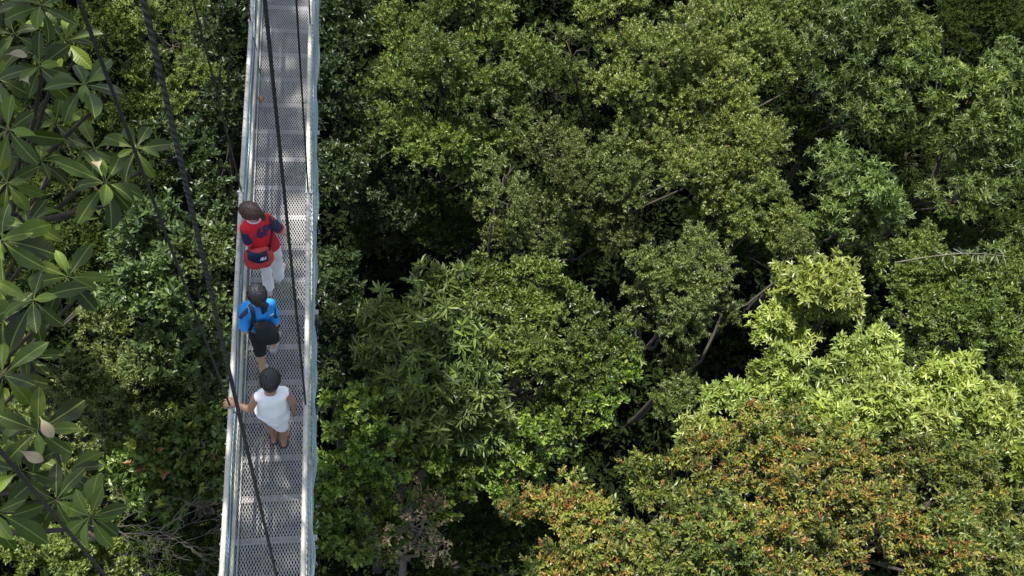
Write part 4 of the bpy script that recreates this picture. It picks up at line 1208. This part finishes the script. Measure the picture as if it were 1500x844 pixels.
# ============ person 3: blue jersey, black bag
hd = at(377, 433, 1.43); neck = Vector((-.665, 3.435, 1.295)); chest = Vector((-.67, 3.43, 1.12)); pel = Vector((-.665, 3.46, .80))
shL = Vector((-.77, 3.42, 1.232)); shR = Vector((-.568, 3.445, 1.24))
elL = at(360, 485, 1.0); wrL = elL + Vector((.02, .16, -.12)); elR = at(403.5, 475, 1.0); wrR = elR + Vector((-.02, .17, -.08))
anL = at(386, 551, .08); anR = at(401, 504, .08)
hpL = Vector((-.73, 3.45, .78)); hpR = Vector((-.60, 3.47, .78))
knL = (hpL + anL) / 2 + Vector((0, .07, .0)); knR = (hpR + anR) / 2 + Vector((.0, .08, .03))
m = MB(); Mh, Ph = body_common(m, pel, chest, neck, hd, (-.3, 1, -.4), .88, shL, shR)
arm(m, shL, elL, wrL, .95); arm(m, shR, elR, wrR, .95)
hand(m, wrL, (0, .8, -.5), (.8, 0, -.3), -1, .4, .9); hand(m, wrR, (-.1, .9, -.3), (-.9, 0, -.3), 1, .4, .9)
leg(m, hpL, knL, anL, .92); leg(m, hpR, knR, anR, .92); foot(m, anL, (0, 1, 0), .9, .2); foot(m, anR, (.2, 1, 0), .9, 0)
W3 = solid(m, 'person', SKIN_M, None, .0036, 2)
tag(W3, 'person in bright blue jersey and black cropped trousers, middle of the three walkers', 'person', 'people walking along the bridge')
eyes(Ph, .88, W3)
m = MB(); sph(m, Ph(0, -.014, .026), (.070, .084, .079), Mh, 14); sph(m, Ph(0, -.05, -.015), (.058, .052, .062), Mh, 12)
strands(m, None, Mh, Ph, 600, .0045, rngp, length=.085)
p0 = Ph(.02, -.1, -.02); chain(m, [p0, at(387, 447, 1.35), at(387, 454, 1.31), at(385, 459, 1.28)], [.026, .035, .026, .012])
hr = solid(m, 'hair', HAIR_BK, W3, .0035, 1)
m = MB(); sph(m, at(382.5, 441.5, 1.39), (.03, .02, .03)); m.build('hair_band', WEB, hr, True)
m = MB()
loft(m, [(neck.x, neck.y, neck.z - .005, .058, .05), (neck.x, neck.y - .004, 1.272, .088, .06), (neck.x, neck.y - .005, 1.245, .112, .072), (chest.x, chest.y, 1.18, .114, .088), (chest.x, chest.y, 1.07, .114, .092), (-.668, 3.44, .96, .116, .093),
         (-.666, 3.45, .86, .126, .104)], 36, yaw=.08, hem=lambda a: .015 * math.sin(a * 3 + 1))
for sh, el in ((shL, elL), (shR, elR)):
    chain(m, [neck.lerp(sh, .6) + Vector((0, 0, -.03)), sh], [.04, .046]); m.tube([sh, mid(sh, el, .5), mid(sh, el, .86)], [.046, .048, .050], 16)
top3 = solid(m, 'jersey', BLUESH, W3, .0055, 3, .006, 26)
m = MB()
loft(m, [(pel.x, pel.y, .88, .11, .09), (pel.x, pel.y - .003, .76, .13, .108), (pel.x, pel.y, .70, .125, .105), (pel.x, pel.y, .64, .09, .08)], 30, yaw=.05)
for hp, kn, an in ((hpL, knL, anL), (hpR, knR, anR)):
    b_ = mid(kn, an, .25)
    m.tube([hp, mid(hp, kn, .5), kn, b_], [.072, .068, .06, .056], 18)
solid(m, 'cropped_trousers', BLACK, W3, .0055, 3, .004, 40)
for an, d, pt in ((anL, Vector((0, 1, 0)), .2), (anR, Vector((.2, 1, 0)).normalized(), 0)):
    m = MB(); hl = an + Vector((0, 0, -.052)) - d * .04; dz = Vector((0, 0, -math.sin(pt)))
    chain(m, [hl, hl + (d + dz) * .06 + Vector((0, 0, .004)), hl + (d + dz) * .13, hl + (d + dz) * .185 - Vector((0, 0, .008))], [.034, .037, .035, .026])
    m.tube([hl + Vector((0, 0, -.022)) - d * .028, hl + (d + dz) * .1 - Vector((0, 0, .026)), hl + (d + dz) * .205 - Vector((0, 0, .026))], [.03, .034, .024], 10)
    solid(m, 'shoe', SHOEG, W3, .005, 2)
b4 = bvh_of(top3)
patch_on(b4, [(394.5, 461.5), (400.5, 458.5), (401, 460.3), (395, 463.3)], 5, 2, PRINTW, 'white_mark', top3, .003)
sack = empty('drawstring_bag', tuple(at(393, 480, .95)), 'black drawstring bag on the back of the person in blue', 'bag')
bc = Vector((-.612, 3.29, 1.03)); bR = Matrix.Rotation(.06, 3, 'Z') @ Matrix.Rotation(-.08, 3, 'X') @ Matrix.Rotation(-.18, 3, 'Y')
m = MB(); pillow(m, .185, .12, .31, top=.72); sb = solid(m, 'bag_body', BLACK, sack, .005, 3, .005, 34)
strap('shoulder_strap', b4, [(366, 446), (369, 452), (371.5, 462), (371, 472), (367, 480), (363, 487)], .036, WEB, sack, .005)
strap('draw_cord', bvh_of(top3), [(402.5, 450), (403, 456), (403, 463)], .008, WEB, sack, .004, .005)
m = MB(); q_ = hit(b4, 403, 463, .012)[0]; sph(m, q_, (.018, .014, .02)); m.build('cord_stopper', WEB, sack, True)
m = MB(); c_ = at(356, 460, 1.2); chain(m, [at(353, 465, 1.17), at(358, 459, 1.22), at(364, 452, 1.26)], [.017, .02, .016]); solid(m, 'strap_pouch', NAVY, sack, .005, 2, .004, 60)
